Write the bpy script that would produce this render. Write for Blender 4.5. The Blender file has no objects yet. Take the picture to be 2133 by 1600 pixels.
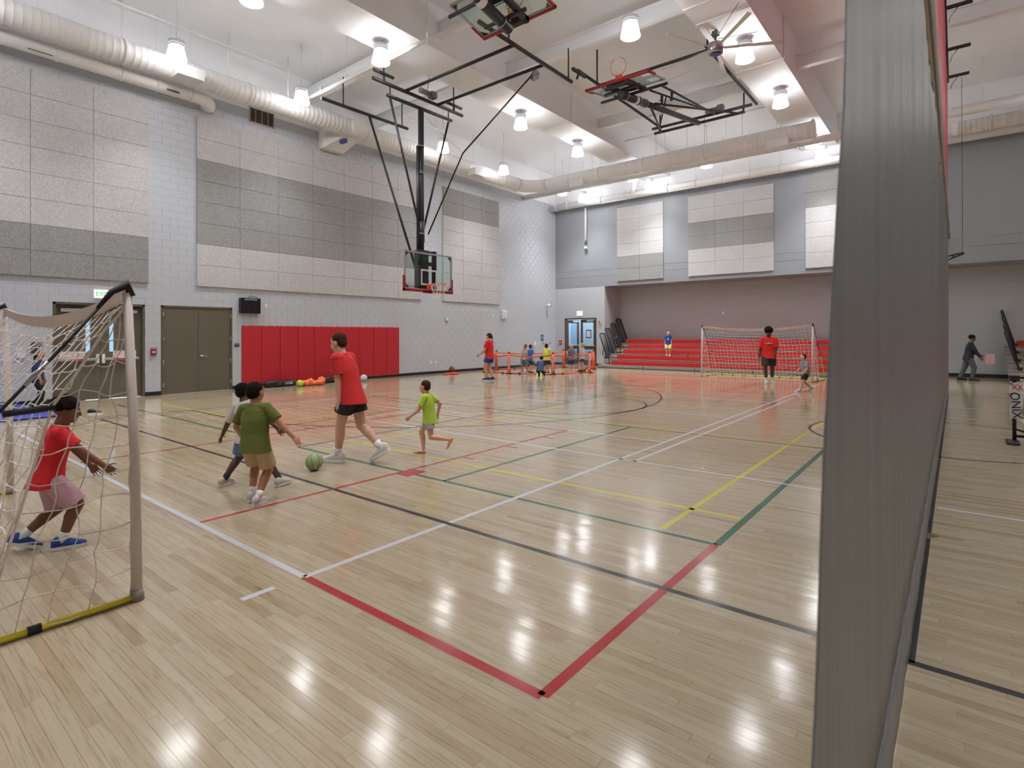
import bpy, math, random
from math import sin, cos, pi, radians, sqrt, floor, atan2
from mathutils import Vector, Matrix
random.seed(7)
SC = bpy.context.scene
COL = SC.collection
V = Vector

# ------------------------------------------------------------------ camera, world, exposure
cd = bpy.data.cameras.new('camera'); cam = bpy.data.objects.new('camera', cd); COL.objects.link(cam)
cd.sensor_width = 36.0; cd.sensor_fit = 'HORIZONTAL'
cd.lens = 1152.743 / 2133 * 36; cd.shift_x = 0.0; cd.shift_y = -(800 - 693.06) / 2133
cd.clip_start = 0.05; cd.clip_end = 200
cd.dof.use_dof = True; cd.dof.focus_distance = 11.0; cd.dof.aperture_fstop = 3.2
_y, _p, _r = radians(38.80706), radians(0.15436), radians(0.17459)
_f = V((-sin(_y) * cos(_p), cos(_y) * cos(_p), sin(_p))); _rt = V((cos(_y), sin(_y), 0)); _dn = _f.cross(_rt)
_rt2 = _rt * cos(_r) + _dn * sin(_r); _dn2 = -_rt * sin(_r) + _dn * cos(_r)
cam.matrix_world = Matrix(((_rt2.x, -_dn2.x, -_f.x, 0), (_rt2.y, -_dn2.y, -_f.y, 0), (_rt2.z, -_dn2.z, -_f.z, 1.64), (0, 0, 0, 1)))
SC.camera = cam
wd = bpy.data.worlds.new('sky'); SC.world = wd; wd.use_nodes = True
wd.node_tree.nodes['Background'].inputs[0].default_value = (0.62, 0.80, 1.0, 1)
wd.node_tree.nodes['Background'].inputs[1].default_value = 13.0
vs = SC.view_settings
vs.view_transform = 'Standard'; vs.look = 'None'; vs.gamma = 1.0; vs.use_curve_mapping = False
vs.exposure = 0.6
LAMP_STRENGTH = 1150.0
SC.cycles.max_bounces = 10; SC.cycles.diffuse_bounces = 6; SC.cycles.glossy_bounces = 4
SC.cycles.transparent_max_bounces = 24; SC.cycles.sample_clamp_indirect = 6.0

# ------------------------------------------------------------------ materials
def lin(c):
    c = c / 255.0
    return c / 12.92 if c <= 0.04045 else ((c + 0.055) / 1.055) ** 2.4
def rgb(r, g, b): return (lin(r), lin(g), lin(b), 1.0)
class NT:
    def __init__(s, m): s.t = m.node_tree; s.n = m.node_tree.nodes; s.l = m.node_tree.links
    def new(s, t, **k):
        n = s.n.new(t)
        for a, b in k.items(): setattr(n, a, b)
        return n
    def put(s, sock, v):
        if hasattr(v, 'is_output'): s.l.new(v, sock)
        else: sock.default_value = v
    def math(s, op, a, b=0.0, c=None):
        n = s.new('ShaderNodeMath', operation=op); s.put(n.inputs[0], a); s.put(n.inputs[1], b)
        if c is not None: s.put(n.inputs[2], c)
        return n.outputs[0]
    def mix(s, f, a, b, bt='MIX'):
        n = s.new('ShaderNodeMix', data_type='RGBA', blend_type=bt); s.put(n.inputs[0], f); s.put(n.inputs[6], a); s.put(n.inputs[7], b); return n.outputs[2]
    def noise(s, scale, detail=2.0, vec=None, rough=0.5):
        n = s.new('ShaderNodeTexNoise'); n.inputs['Scale'].default_value = scale; n.inputs['Detail'].default_value = detail; n.inputs['Roughness'].default_value = rough
        if vec is not None: s.l.new(vec, n.inputs['Vector'])
        return n
    def pos(s): return s.new('ShaderNodeNewGeometry').outputs['Position']
    def ramp(s, f, stops):
        n = s.new('ShaderNodeValToRGB'); e = n.color_ramp.elements
        while len(e) < len(stops): e.new(0.5)
        for i, (p, c) in enumerate(stops): e[i].position = p; e[i].color = c
        s.l.new(f, n.inputs[0]); return n.outputs[0]
    def bump(s, h, strength, dist=0.01):
        n = s.new('ShaderNodeBump'); n.inputs['Strength'].default_value = strength; n.inputs['Distance'].default_value = dist; s.l.new(h, n.inputs['Height']); return n.outputs[0]
MATS = {}
def mat(name, col, rough=0.5, metal=0.0, var=0.06, scale=6.0, bump=0.0, bscale=60.0, spec=0.5, emit=None, es=0.0, coat=0.0):
    if name in MATS: return MATS[name]
    m = bpy.data.materials.new(name); m.use_nodes = True; t = NT(m); b = t.n['Principled BSDF']
    g = t.pos(); nz = t.noise(scale, 3.0, g)
    c2 = tuple(max(0.0, x * (1 - var)) for x in col[:3]) + (1.0,); c1 = tuple(min(1.0, x * (1 + var)) for x in col[:3]) + (1.0,)
    t.l.new(t.mix(nz.outputs[0], c2, c1), b.inputs['Base Color'])
    b.inputs['Roughness'].default_value = rough; b.inputs['Metallic'].default_value = metal; b.inputs['Specular IOR Level'].default_value = spec
    if coat: b.inputs['Coat Weight'].default_value = coat
    if bump:
        bn = t.noise(bscale, 2.0, g); t.l.new(t.bump(bn.outputs[0], bump), b.inputs['Normal'])
    if emit is not None:
        b.inputs['Emission Color'].default_value = emit; b.inputs['Emission Strength'].default_value = es
    MATS[name] = m; return m
def glass_mat(name, tint=(0.9, 0.96, 0.97, 1), refl=1.0):
    if name in MATS: return MATS[name]
    m = bpy.data.materials.new(name); m.use_nodes = True; t = NT(m); t.n.remove(t.n['Principled BSDF'])
    tr = t.new('ShaderNodeBsdfTransparent'); tr.inputs[0].default_value = tint
    gl = t.new('ShaderNodeBsdfGlossy'); gl.inputs['Roughness'].default_value = 0.02
    lw = t.new('ShaderNodeLayerWeight'); lw.inputs[0].default_value = 0.5
    fr = t.math('MULTIPLY_ADD', t.math('POWER', lw.outputs['Facing'], 4.0), 0.7 * refl, 0.04 * refl)
    mx = t.new('ShaderNodeMixShader'); t.l.new(fr, mx.inputs[0]); t.l.new(tr.outputs[0], mx.inputs[1]); t.l.new(gl.outputs[0], mx.inputs[2])
    t.l.new(mx.outputs[0], t.n['Material Output'].inputs[0]); MATS[name] = m; return m
def floor_mat():
    m = bpy.data.materials.new('maple_strip_floor'); m.use_nodes = True; t = NT(m); b = t.n['Principled BSDF']
    sx = t.new('ShaderNodeSeparateXYZ'); t.l.new(t.pos(), sx.inputs[0]); X, Y = sx.outputs[0], sx.outputs[1]
    W = 0.0572
    ry = t.math('DIVIDE', Y, W); row = t.math('FLOOR', ry); fy = t.math('FRACT', ry)
    L = t.math('MULTIPLY_ADD', t.math('FRACT', t.math('MULTIPLY', row, 0.5698403)), 0.75, 0.75)
    off = t.math('MULTIPLY', t.math('FRACT', t.math('MULTIPLY', row, 0.7548777)), L)
    rx = t.math('DIVIDE', t.math('ADD', X, off), L); pid = t.math('FLOOR', rx); fx = t.math('FRACT', rx)
    cv = t.new('ShaderNodeCombineXYZ'); t.l.new(row, cv.inputs[0]); t.l.new(pid, cv.inputs[1])
    wn = t.new('ShaderNodeTexWhiteNoise', noise_dimensions='2D'); t.l.new(cv.outputs[0], wn.inputs['Vector'])
    base = t.ramp(wn.outputs['Value'], [(0.0, rgb(152, 134, 108)), (0.06, rgb(163, 146, 119)), (0.5, rgb(169, 154, 128)), (1.0, rgb(175, 161, 137))])
    mp = t.new('ShaderNodeMapping'); mp.inputs['Scale'].default_value = (1.3, 26.0, 1.0)
    ad = t.new('ShaderNodeVectorMath', operation='ADD'); t.l.new(t.pos(), ad.inputs[0]); t.l.new(wn.outputs['Color'], ad.inputs[1]); t.l.new(ad.outputs[0], mp.inputs[0])
    gr = t.noise(3.2, 4.0, mp.outputs[0], 0.6)
    grain = t.ramp(gr.outputs[0], [(0.30, rgb(196, 186, 172)), (0.5, (1, 1, 1, 1)), (1.0, (1, 1, 1, 1))])
    c = t.mix(0.55, base, grain, 'MULTIPLY')
    mp2 = t.new('ShaderNodeMapping'); mp2.inputs['Scale'].default_value = (2.2, 14.0, 1.0); t.l.new(ad.outputs[0], mp2.inputs[0])
    kn = t.noise(1.1, 3.0, mp2.outputs[0], 0.6); streak = t.ramp(kn.outputs[0], [(0.0, (1, 1, 1, 1)), (0.66, (1, 1, 1, 1)), (0.76, rgb(186, 164, 132)), (1.0, rgb(150, 122, 88))])
    c = t.mix(0.6, c, streak, 'MULTIPLY')
    ey = t.math('MINIMUM', fy, t.math('SUBTRACT', 1.0, fy)); ex = t.math('MULTIPLY', t.math('MINIMUM', fx, t.math('SUBTRACT', 1.0, fx)), t.math('DIVIDE', L, W))
    j = t.math('LESS_THAN', t.math('MINIMUM', ey, ex), 0.016)
    c = t.mix(t.math('MULTIPLY', j, 0.45), c, rgb(120, 98, 70), 'MIX')
    t.l.new(c, b.inputs['Base Color'])
    # every strip is laid very slightly out of level
    geo = t.new('ShaderNodeNewGeometry'); sub = t.new('ShaderNodeVectorMath', operation='SUBTRACT'); t.l.new(wn.outputs['Color'], sub.inputs[0]); sub.inputs[1].default_value = (0.5, 0.5, 0.5)
    wv = t.noise(9.0, 2.0, None); mpw = t.new('ShaderNodeMapping'); mpw.inputs['Scale'].default_value = (0.25, 1.0, 1.0); t.l.new(t.pos(), mpw.inputs[0]); t.l.new(mpw.outputs[0], wv.inputs['Vector'])
    sub2 = t.new('ShaderNodeVectorMath', operation='SUBTRACT'); t.l.new(wv.outputs['Color'], sub2.inputs[0]); sub2.inputs[1].default_value = (0.5, 0.5, 0.5)
    sc1 = t.new('ShaderNodeVectorMath', operation='MULTIPLY'); t.l.new(sub.outputs[0], sc1.inputs[0]); sc1.inputs[1].default_value = (0.006, 0.012, 0.0)
    sc2 = t.new('ShaderNodeVectorMath', operation='MULTIPLY'); t.l.new(sub2.outputs[0], sc2.inputs[0]); sc2.inputs[1].default_value = (0.016, 0.03, 0.0)
    a1 = t.new('ShaderNodeVectorMath', operation='ADD'); t.l.new(geo.outputs['Normal'], a1.inputs[0]); t.l.new(sc1.outputs[0], a1.inputs[1])
    a2 = t.new('ShaderNodeVectorMath', operation='ADD'); t.l.new(a1.outputs[0], a2.inputs[0]); t.l.new(sc2.outputs[0], a2.inputs[1])
    nn = t.new('ShaderNodeVectorMath', operation='NORMALIZE'); t.l.new(a2.outputs[0], nn.inputs[0]); t.l.new(nn.outputs[0], b.inputs['Normal'])
    b.inputs['Roughness'].default_value = 0.13; b.inputs['IOR'].default_value = 1.5
    MATS['floor'] = m; return m
def block_wall_mat(name, col, joints=True, along='X'):
    m = bpy.data.materials.new(name); m.use_nodes = True; t = NT(m); b = t.n['Principled BSDF']
    g = t.pos(); nz = t.noise(1.2, 3.0, g)
    base = t.mix(nz.outputs[0], tuple(x * 0.96 for x in col[:3]) + (1,), tuple(min(1, x * 1.04) for x in col[:3]) + (1,))
    fine = t.noise(70.0, 3.0, g)
    if joints:
        sx = t.new('ShaderNodeSeparateXYZ'); t.l.new(g, sx.inputs[0])
        cv = t.new('ShaderNodeCombineXYZ'); t.l.new(sx.outputs[0 if along == 'X' else 1], cv.inputs[0]); t.l.new(sx.outputs[2], cv.inputs[1])
        bt = t.new('ShaderNodeTexBrick'); t.l.new(cv.outputs[0], bt.inputs['Vector'])
        bt.inputs['Scale'].default_value = 1.0; bt.inputs['Mortar Size'].default_value = 0.006; bt.inputs['Brick Width'].default_value = 0.4064; bt.inputs['Row Height'].default_value = 0.2032
        bt.inputs['Mortar Smooth'].default_value = 0.4
        base = t.mix(t.math('MULTIPLY', bt.outputs['Fac'], 0.30), base, tuple(x * 0.55 for x in col[:3]) + (1,))
        h = t.math('SUBTRACT', t.math('MULTIPLY', fine.outputs[0], 0.12), bt.outputs['Fac'])
        t.l.new(t.bump(h, 0.5, 0.004), b.inputs['Normal'])
    else:
        t.l.new(t.bump(fine.outputs[0], 0.25, 0.003), b.inputs['Normal'])
    t.l.new(base, b.inputs['Base Color']); b.inputs['Roughness'].default_value = 0.45
    MATS[name] = m; return m
def fibre_mat(name, lo, hi):
    m = bpy.data.materials.new(name); m.use_nodes = True; t = NT(m); b = t.n['Principled BSDF']
    g = t.pos(); n1 = t.noise(28.0, 4.0, g, 0.75); n2 = t.noise(2.0, 2.0, g)
    c = t.ramp(n1.outputs[0], [(0.32, lo), (0.62, hi)]); c = t.mix(t.math('MULTIPLY', n2.outputs[0], 0.25), c, lo)
    t.l.new(c, b.inputs['Base Color']); t.l.new(t.bump(n1.outputs[0], 0.6, 0.006), b.inputs['Normal']); b.inputs['Roughness'].default_value = 0.9
    MATS[name] = m; return m
def curtain_mat(name, col, rough, streak):
    m = bpy.data.materials.new(name); m.use_nodes = True; t = NT(m); b = t.n['Principled BSDF']
    mp = t.new('ShaderNodeMapping'); mp.inputs['Scale'].default_value = (1.0, 14.0, 0.25); t.l.new(t.pos(), mp.inputs[0])
    n = t.noise(1.5, 4.0, mp.outputs[0], 0.65)
    c = t.ramp(n.outputs[0], [(0.3, tuple(x * (1 - streak) for x in col[:3]) + (1,)), (0.65, col)])
    t.l.new(c, b.inputs['Base Color']); b.inputs['Roughness'].default_value = rough
    t.l.new(t.bump(n.outputs[0], 0.25, 0.02), b.inputs['Normal']); MATS[name] = m; return m

M_FLOOR = floor_mat()
M_CMU = block_wall_mat('painted_block', rgb(187, 192, 198), False)
M_JOINT = mat('block_joint_paint', rgb(172, 176, 181), 0.7)
M_CMUX = block_wall_mat('painted_block_far', rgb(187, 191, 195), True, 'X')
M_CMUY = block_wall_mat('painted_block_side', rgb(186, 187, 190), True, 'Y')
M_CONC = block_wall_mat('painted_concrete', rgb(144, 147, 152), False)
M_WHITE = mat('white_ceiling_paint', rgb(230, 231, 233), 0.65, var=0.02, scale=1.5)
M_DUCT = mat('white_duct_paint', rgb(226, 225, 223), 0.4, var=0.02)
M_PLIGHT = fibre_mat('pale_wood_fibre', rgb(168, 167, 168), rgb(206, 205, 205))
M_PDARK = fibre_mat('grey_wood_fibre', rgb(126, 126, 125), rgb(162, 162, 161))
M_DOOR = mat('olive_brown_door_paint', rgb(98, 91, 78), 0.45, var=0.03)
M_FRAME = mat('olive_brown_frame_paint', rgb(92, 86, 70), 0.4, var=0.03)
M_BASE = mat('black_rubber_base', rgb(28, 28, 32), 0.45)
M_RED = mat('red_vinyl_pad', rgb(178, 34, 44), 0.42, var=0.05, scale=2.0)
M_BLK = mat('black_steel', rgb(40, 40, 44), 0.4, var=0.05)
M_BLKR = mat('black_rubber', rgb(22, 22, 24), 0.6)
M_STEEL = mat('brushed_steel', rgb(176, 178, 180), 0.3, 0.9)
M_ALU = mat('pale_aluminium', rgb(190, 190, 192), 0.35, 0.6)
M_WPL = mat('white_plastic', rgb(232, 232, 230), 0.4, var=0.02)
M_GLASS = glass_mat('clear_pane')
M_LITE = glass_mat('tinted_door_pane', (0.20, 0.215, 0.215, 1), 0.6)
M_BOARD = glass_mat('backboard_glass', (0.86, 0.93, 0.91, 1), 1.0)
M_PADR = mat('backboard_pad_red', rgb(150, 26, 34), 0.5)
M_ORANGE = mat('rim_orange', rgb(222, 84, 40), 0.4)
M_NETW = mat('white_cord', rgb(232, 224, 216), 0.8)
M_LAMP = mat('lit_lamp_diffuser', (1, 1, 1, 1), 0.4, emit=(0.97, 0.975, 1.0, 1), es=LAMP_STRENGTH)
M_SHADE = mat('lit_lamp_shade', (1, 1, 1, 1), 0.4, emit=(0.97, 0.975, 1.0, 1), es=14.5)
M_LRIM = mat('clear_lamp_rim', rgb(215, 218, 224), 0.25)
M_CURT = curtain_mat('grey_vinyl_curtain', rgb(112, 111, 110), 0.42, 0.22)
M_CURTR = curtain_mat('red_mesh_curtain', rgb(206, 66, 80), 0.5, 0.10)
M_HEM = mat('dark_grey_curtain_hem', rgb(104, 104, 106), 0.4)
M_YEL = mat('yellow_enamel', rgb(214, 200, 50), 0.4)
M_POST = mat('white_sleeve', rgb(214, 204, 196), 0.7)
M_BAND = mat('tan_crossbar_sleeve', rgb(196, 174, 160), 0.75)
M_ORG = mat('orange_nylon', rgb(232, 92, 44), 0.6)
M_GREENTXT = mat('green_letter', rgb(20, 170, 90), 0.5, emit=rgb(20, 180, 95), es=0.6)
M_EXITW = mat('white_exit_face', rgb(238, 240, 236), 0.5, emit=rgb(238, 240, 236), es=0.35)
M_REDTXT = mat('red_letter', rgb(200, 40, 44), 0.5)
M_BLUE = mat('blue_mat_vinyl', rgb(48, 58, 150), 0.45)

# ------------------------------------------------------------------ mesh helpers
class MB:
    def __init__(s): s.v = []; s.f = []; s.sm = []
    def add(s, vs, fs, smooth=False):
        o = len(s.v); s.v += [tuple(p) for p in vs]; s.f += [tuple(i + o for i in q) for q in fs]; s.sm += [smooth] * len(fs); return s
    def box(s, x0, y0, z0, x1, y1, z1):
        v = [(x, y, z) for z in (z0, z1) for y in (y0, y1) for x in (x0, x1)]
        return s.add(v, [(0, 2, 3, 1), (4, 5, 7, 6), (0, 1, 5, 4), (2, 6, 7, 3), (0, 4, 6, 2), (1, 3, 7, 5)])
    def cbox(s, c, d, ax=None):
        hx, hy, hz = d[0] / 2, d[1] / 2, d[2] / 2
        v = [V((x, y, z)) for z in (-hz, hz) for y in (-hy, hy) for x in (-hx, hx)]
        if ax is not None: v = [ax @ p for p in v]
        c = V(c); return s.add([c + p for p in v], [(0, 2, 3, 1), (4, 5, 7, 6), (0, 1, 5, 4), (2, 6, 7, 3), (0, 4, 6, 2), (1, 3, 7, 5)])
    def bbox(s, x0, y0, z0, x1, y1, z1, b=0.01):
        # box with chamfered edges (three stacked rings each way)
        def ring(z, i): return [(x0 + i, y0, z), (x1 - i, y0, z), (x1, y0 + i, z), (x1, y1 - i, z), (x1 - i, y1, z), (x0 + i, y1, z), (x0, y1 - i, z), (x0, y0 + i, z)]
        def ring2(z): return [(x0 + b, y0 + b, z), (x1 - b, y0 + b, z), (x1 - b, y0 + b, z), (x1 - b, y1 - b, z), (x1 - b, y1 - b, z), (x0 + b, y1 - b, z), (x0 + b, y1 - b, z), (x0 + b, y0 + b, z)]
        rs = [ring2(z0), ring(z0 + b, b), ring(z1 - b, b), ring2(z1)]; v = [p for r in rs for p in r]; f = []
        for k in range(3):
            for i in range(8): f.append((k * 8 + i, k * 8 + (i + 1) % 8, k * 8 + 8 + (i + 1) % 8, k * 8 + 8 + i))
        f.append(tuple(range(7, -1, -1))); f.append(tuple(range(24, 32))); return s.add(v, f)
    def tube(s, p0, p1, r, r1=None, n=10, cap=True, smooth=True):
        return s.path([p0, p1], [r, r if r1 is None else r1], n, cap, smooth)
    def path(s, pts, r, n=8, cap=True, smooth=True, closed=False):
        pts = [V(p) for p in pts]; k = len(pts); R = r if isinstance(r, (list, tuple)) else [r] * k; vs = []; up = None
        for i, p in enumerate(pts):
            a = pts[i - 1] if (i or closed) else p; b = pts[(i + 1) % k] if (i < k - 1 or closed) else p
            t = (b - a)
            t = t.normalized() if t.length > 1e-9 else V((0, 0, 1))
            if up is None:
                up = V((0, 0, 1)) if abs(t.z) < 0.9 else V((1, 0, 0))
            u = up - t * up.dot(t)
            if u.length < 1e-6: u = t.orthogonal()
            u.normalize(); w = t.cross(u); up = u
            for j in range(n):
                q = 2 * pi * j / n; vs.append(p + (u * cos(q) + w * sin(q)) * R[i])
        f = []
        for i in range(k if closed else k - 1):
            for j in range(n): a = i * n; b = ((i + 1) % k) * n; f.append((a + j, a + (j + 1) % n, b + (j + 1) % n, b + j))
        s.add(vs, f, smooth)
        if cap and not closed: o = len(s.v) - len(vs); s.f += [tuple(o + j for j in range(n - 1, -1, -1)), tuple(o + (k - 1) * n + j for j in range(n))]; s.sm += [False, False]
        return s
    def lathe(s, c, prof, n=20, ax=None, smooth=True, cap=True):
        c = V(c); vs = []
        for r, z in prof:
            for j in range(n):
                p = V((r * cos(2 * pi * j / n), r * sin(2 * pi * j / n), z)); vs.append(c + (ax @ p if ax else p))
        f = []
        for i in range(len(prof) - 1):
            for j in range(n): f.append((i * n + j, i * n + (j + 1) % n, (i + 1) * n + (j + 1) % n, (i + 1) * n + j))
        s.add(vs, f, smooth); o = len(s.v) - len(vs); k = len(prof)
        if not cap: return s
        if prof[0][0] > 1e-6: s.f.append(tuple(o + j for j in range(n - 1, -1, -1))); s.sm.append(False)
        if prof[-1][0] > 1e-6: s.f.append(tuple(o + (k - 1) * n + j for j in range(n))); s.sm.append(False)
        return s
    def ell(s, c, rx, ry, rz, ax=None, nu=16, nv=10):
        prof = []
        c = V(c); vs = []; f = []
        for i in range(nv + 1):
            a = -pi / 2 + pi * i / nv
            for j in range(nu):
                q = 2 * pi * j / nu; p = V((rx * cos(a) * cos(q), ry * cos(a) * sin(q), rz * sin(a))); vs.append(c + (ax @ p if ax else p))
        for i in range(nv):
            for j in range(nu): f.append((i * nu + j, i * nu + (j + 1) % nu, (i + 1) * nu + (j + 1) % nu, (i + 1) * nu + j))
        return s.add(vs, f, True)
    def prism(s, poly, axis, a, b):
        # poly in the two other axes (in order), extruded along axis from a to b
        def mk(p, t):
            return (t, p[0], p[1]) if axis == 'x' else ((p[0], t, p[1]) if axis == 'y' else (p[0], p[1], t))
        n = len(poly); v = [mk(p, a) for p in poly] + [mk(p, b) for p in poly]
        return s.add(v, [tuple(range(n - 1, -1, -1)), tuple(range(n, 2 * n))] + [(i, (i + 1) % n, n + (i + 1) % n, n + i) for i in range(n)])
    def caps(s, p0, p1, r0, r1, n=14, h=4):
        # closed tapered capsule
        p0, p1 = V(p0), V(p1); t = (p1 - p0); L = t.length; t = t / L if L > 1e-9 else V((0, 0, 1)); pts = []; R = []
        for i in range(h): a = pi / 2 * (1 - (i + 0.02) / h); pts.append(p0 - t * r0 * sin(a)); R.append(r0 * cos(a))
        pts.append(p0); R.append(r0); pts.append(p1); R.append(r1)
        for i in range(h): a = pi / 2 * (i + 1) / h * 0.995; pts.append(p1 + t * r1 * sin(a)); R.append(r1 * cos(a))
        return s.path(pts, R, n, True, True)
    def loft(s, secs, n=18):
        # secs: (centre, u, v, a, b)
        vs = []; f = []
        for c, u, w, a, b in secs:
            for j in range(n): q = 2 * pi * j / n; vs.append(V(c) + V(u) * (a * cos(q)) + V(w) * (b * sin(q)))
        for i in range(len(secs) - 1):
            for j in range(n): f.append((i * n + j, i * n + (j + 1) % n, (i + 1) * n + (j + 1) % n, (i + 1) * n + j))
        f.append(tuple(range(n - 1, -1, -1))); f.append(tuple((len(secs) - 1) * n + j for j in range(n)))
        return s.add(vs, f, True)
    def mesh(s, name):
        m = bpy.data.meshes.new(name); m.from_pydata(s.v, [], s.f); m.update()
        m.polygons.foreach_set('use_smooth', s.sm); return m
def link(name, data, parent=None):
    o = bpy.data.objects.new(name, data); COL.objects.link(o)
    if parent is not None: o.parent = parent
    return o
def ob(name, mb, material, parent=None, fix=False):
    me = mb.mesh(name) if isinstance(mb, MB) else mb
    if material is not None and not me.materials: me.materials.append(material)
    o = link(name, me, parent)
    if parent is not None and fix:
        o.matrix_parent_inverse = parent.matrix_world.inverted()
    return o
def tag(o, label, cat=None, group=None, kind=None):
    if label: o['label'] = label
    if cat: o['category'] = cat
    if group: o['group'] = group
    if kind: o['kind'] = kind
    return o
def thing(name, label, cat, loc=(0, 0, 0), rz=0.0, group=None):
    o = link(name, None); o.location = loc; o.rotation_euler = (0, 0, rz); return tag(o, label, cat, group)
def struct(name, mb, m, label=None):
    o = ob(name, mb, m); o['kind'] = 'structure'
    if label: o['label'] = label
    return o
def box(*a): return MB().box(*a)
def text(name, body, size, loc, axu, axv, m, parent=None, sx=1.0, ext=0.0008, align='CENTER'):
    cu = bpy.data.curves.new(name, 'FONT'); cu.body = body; cu.size = size; cu.align_x = align; cu.align_y = 'CENTER'; cu.extrude = ext; cu.resolution_u = 3
    tmp = bpy.data.objects.new(name, cu); me = bpy.data.meshes.new_from_object(tmp); me.materials.clear(); me.materials.append(m)
    bpy.data.objects.remove(tmp)
    o = link(name, me, parent); u, w = V(axu).normalized(), V(axv).normalized(); n = u.cross(w)
    o.matrix_basis = Matrix(((u.x * sx, w.x, n.x, loc[0]), (u.y * sx, w.y, n.y, loc[1]), (u.z * sx, w.z, n.z, loc[2]), (0, 0, 0, 1))); return o
def dup(root, loc, label=None, group=None):
    r = root.copy(); COL.objects.link(r); r.location = loc
    if label: r['label'] = label
    if group: r['group'] = group
    for ch in list(root.children):
        c = ch.copy(); COL.objects.link(c); c.parent = r
        for g in ch.children:
            d = g.copy(); COL.objects.link(d); d.parent = c
    return r
XL, YF = -17.0, 24.95
ZDECK, ZSOF = 10.2, 9.05
ORD = ['first', 'second', 'third', 'fourth', 'fifth', 'sixth', 'seventh', 'eighth', 'ninth', 'tenth']
# ------------------------------------------------------------------ floor
PW = 0.0572
R0, R1 = 7, 88
PX0, PX1 = -6.6, 1.0
PY0, PY1 = R0 * PW, R1 * PW
fb = MB()
fx0, fx1, fy0, fy1 = -17.3, 16.9, -4.2, 27.2
for a, b, c, d in ((fx0, fy0, fx1, PY0), (fx0, PY1, fx1, fy1), (fx0, PY0, PX0, PY1), (PX1, PY0, fx1, PY1)):
    fb.add([(a, b, 0), (c, b, 0), (c, d, 0), (a, d, 0)], [(0, 1, 2, 3)])
fb.add([(PX0, PY0, -0.019), (PX1, PY0, -0.019), (PX1, PY1, -0.019), (PX0, PY1, -0.019)], [(0, 1, 2, 3)])
fb.box(fx0, fy0, -0.3, fx1, fy1, -0.02)
FLOOR = struct('floor', fb, M_FLOOR, 'glossy pale maple strip floor painted with overlapping court lines')
def camz(x, y, z=0.0):
    d = V((x, y, z - 1.64)); return d.dot(_f), d.dot(_rt), d.dot(_dn)
planks = []
for r in range(R0, R1):
    L = 0.75 + 0.75 * ((r * 0.5698403) % 1.0); off = ((r * 0.7548777) % 1.0) * L
    k = floor((PX0 + off) / L)
    while True:
        a, b = k * L - off, (k + 1) * L - off
        k += 1
        if a >= PX1 - 1e-6: break
        a, b = max(a, PX0), min(b, PX1)
        if b - a < 0.005: continue
        y0 = r * PW; dz, dx, dy = camz((a + b) / 2, y0 + PW / 2)
        vis = dz > 0.5 and abs(dx / dz) < 1.05 and dy / dz < 0.83
        planks.append((0 if vis else 1, dz, a, b, y0))
planks.sort()
pm = box(0, 0, -1, 1, 1, 0).mesh('plank'); pm.materials.append(M_FLOOR)
rest = MB(); G = 0.0004
for i, (nv, dz, a, b, y0) in enumerate(planks):
    if i < 300:
        o = link('plank', pm, FLOOR); o.location = (a + G, y0 + G, 0); o.scale = (b - a - 2 * G, PW - 2 * G, 0.0188)
    else: rest.box(a + G, y0 + G, -0.0188, b - G, y0 + PW - G, 0)
ro = ob('strip_flooring', rest, M_FLOOR, FLOOR); ro['kind'] = 'stuff'
# painted court lines, one object each
LC = {'k': mat('court_paint_black', rgb(44, 44, 48), 0.16, var=0.1), 'r': mat('court_paint_red', rgb(158, 42, 48), 0.16, var=0.1), 'g': mat('court_paint_green', rgb(32, 92, 68), 0.16, var=0.1),
      'y': mat('court_paint_yellow', rgb(186, 180, 56), 0.16, var=0.06), 'w': mat('court_paint_white', rgb(192, 192, 197), 0.16, var=0.03)}
LZ = {'y': 0.0003, 'g': 0.0005, 'r': 0.0007, 'w': 0.0009, 'k': 0.0011}
LW = 0.05
def line(c, x0, y0, x1, y1, w=LW):
    h = w / 2
    if abs(x1 - x0) > abs(y1 - y0): b = box(min(x0, x1), y0 - h, 0.0001, max(x0, x1), y0 + h, LZ[c])
    else: b = box(x0 - h, min(y0, y1), 0.0001, x0 + h, max(y0, y1), LZ[c])
    return ob('court_line', b, LC[c], FLOOR)
def arc(c, cx, cy, r, a0, a1, w=LW, n=48):
    m = MB(); vs = []; h = w / 2
    for i in range(n + 1):
        a = a0 + (a1 - a0) * i / n
        for rr, z in ((r - h, LZ[c]), (r + h, LZ[c])): vs.append((cx + rr * cos(a), cy + rr * sin(a), z))
    m.add(vs, [(2 * i, 2 * i + 1, 2 * i + 3, 2 * i + 2) for i in range(n)]); return ob('court_line', m, LC[c], FLOOR)
XM, YM = -0.2, 11.05
YN, YE = 2.04, 20.06
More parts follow.
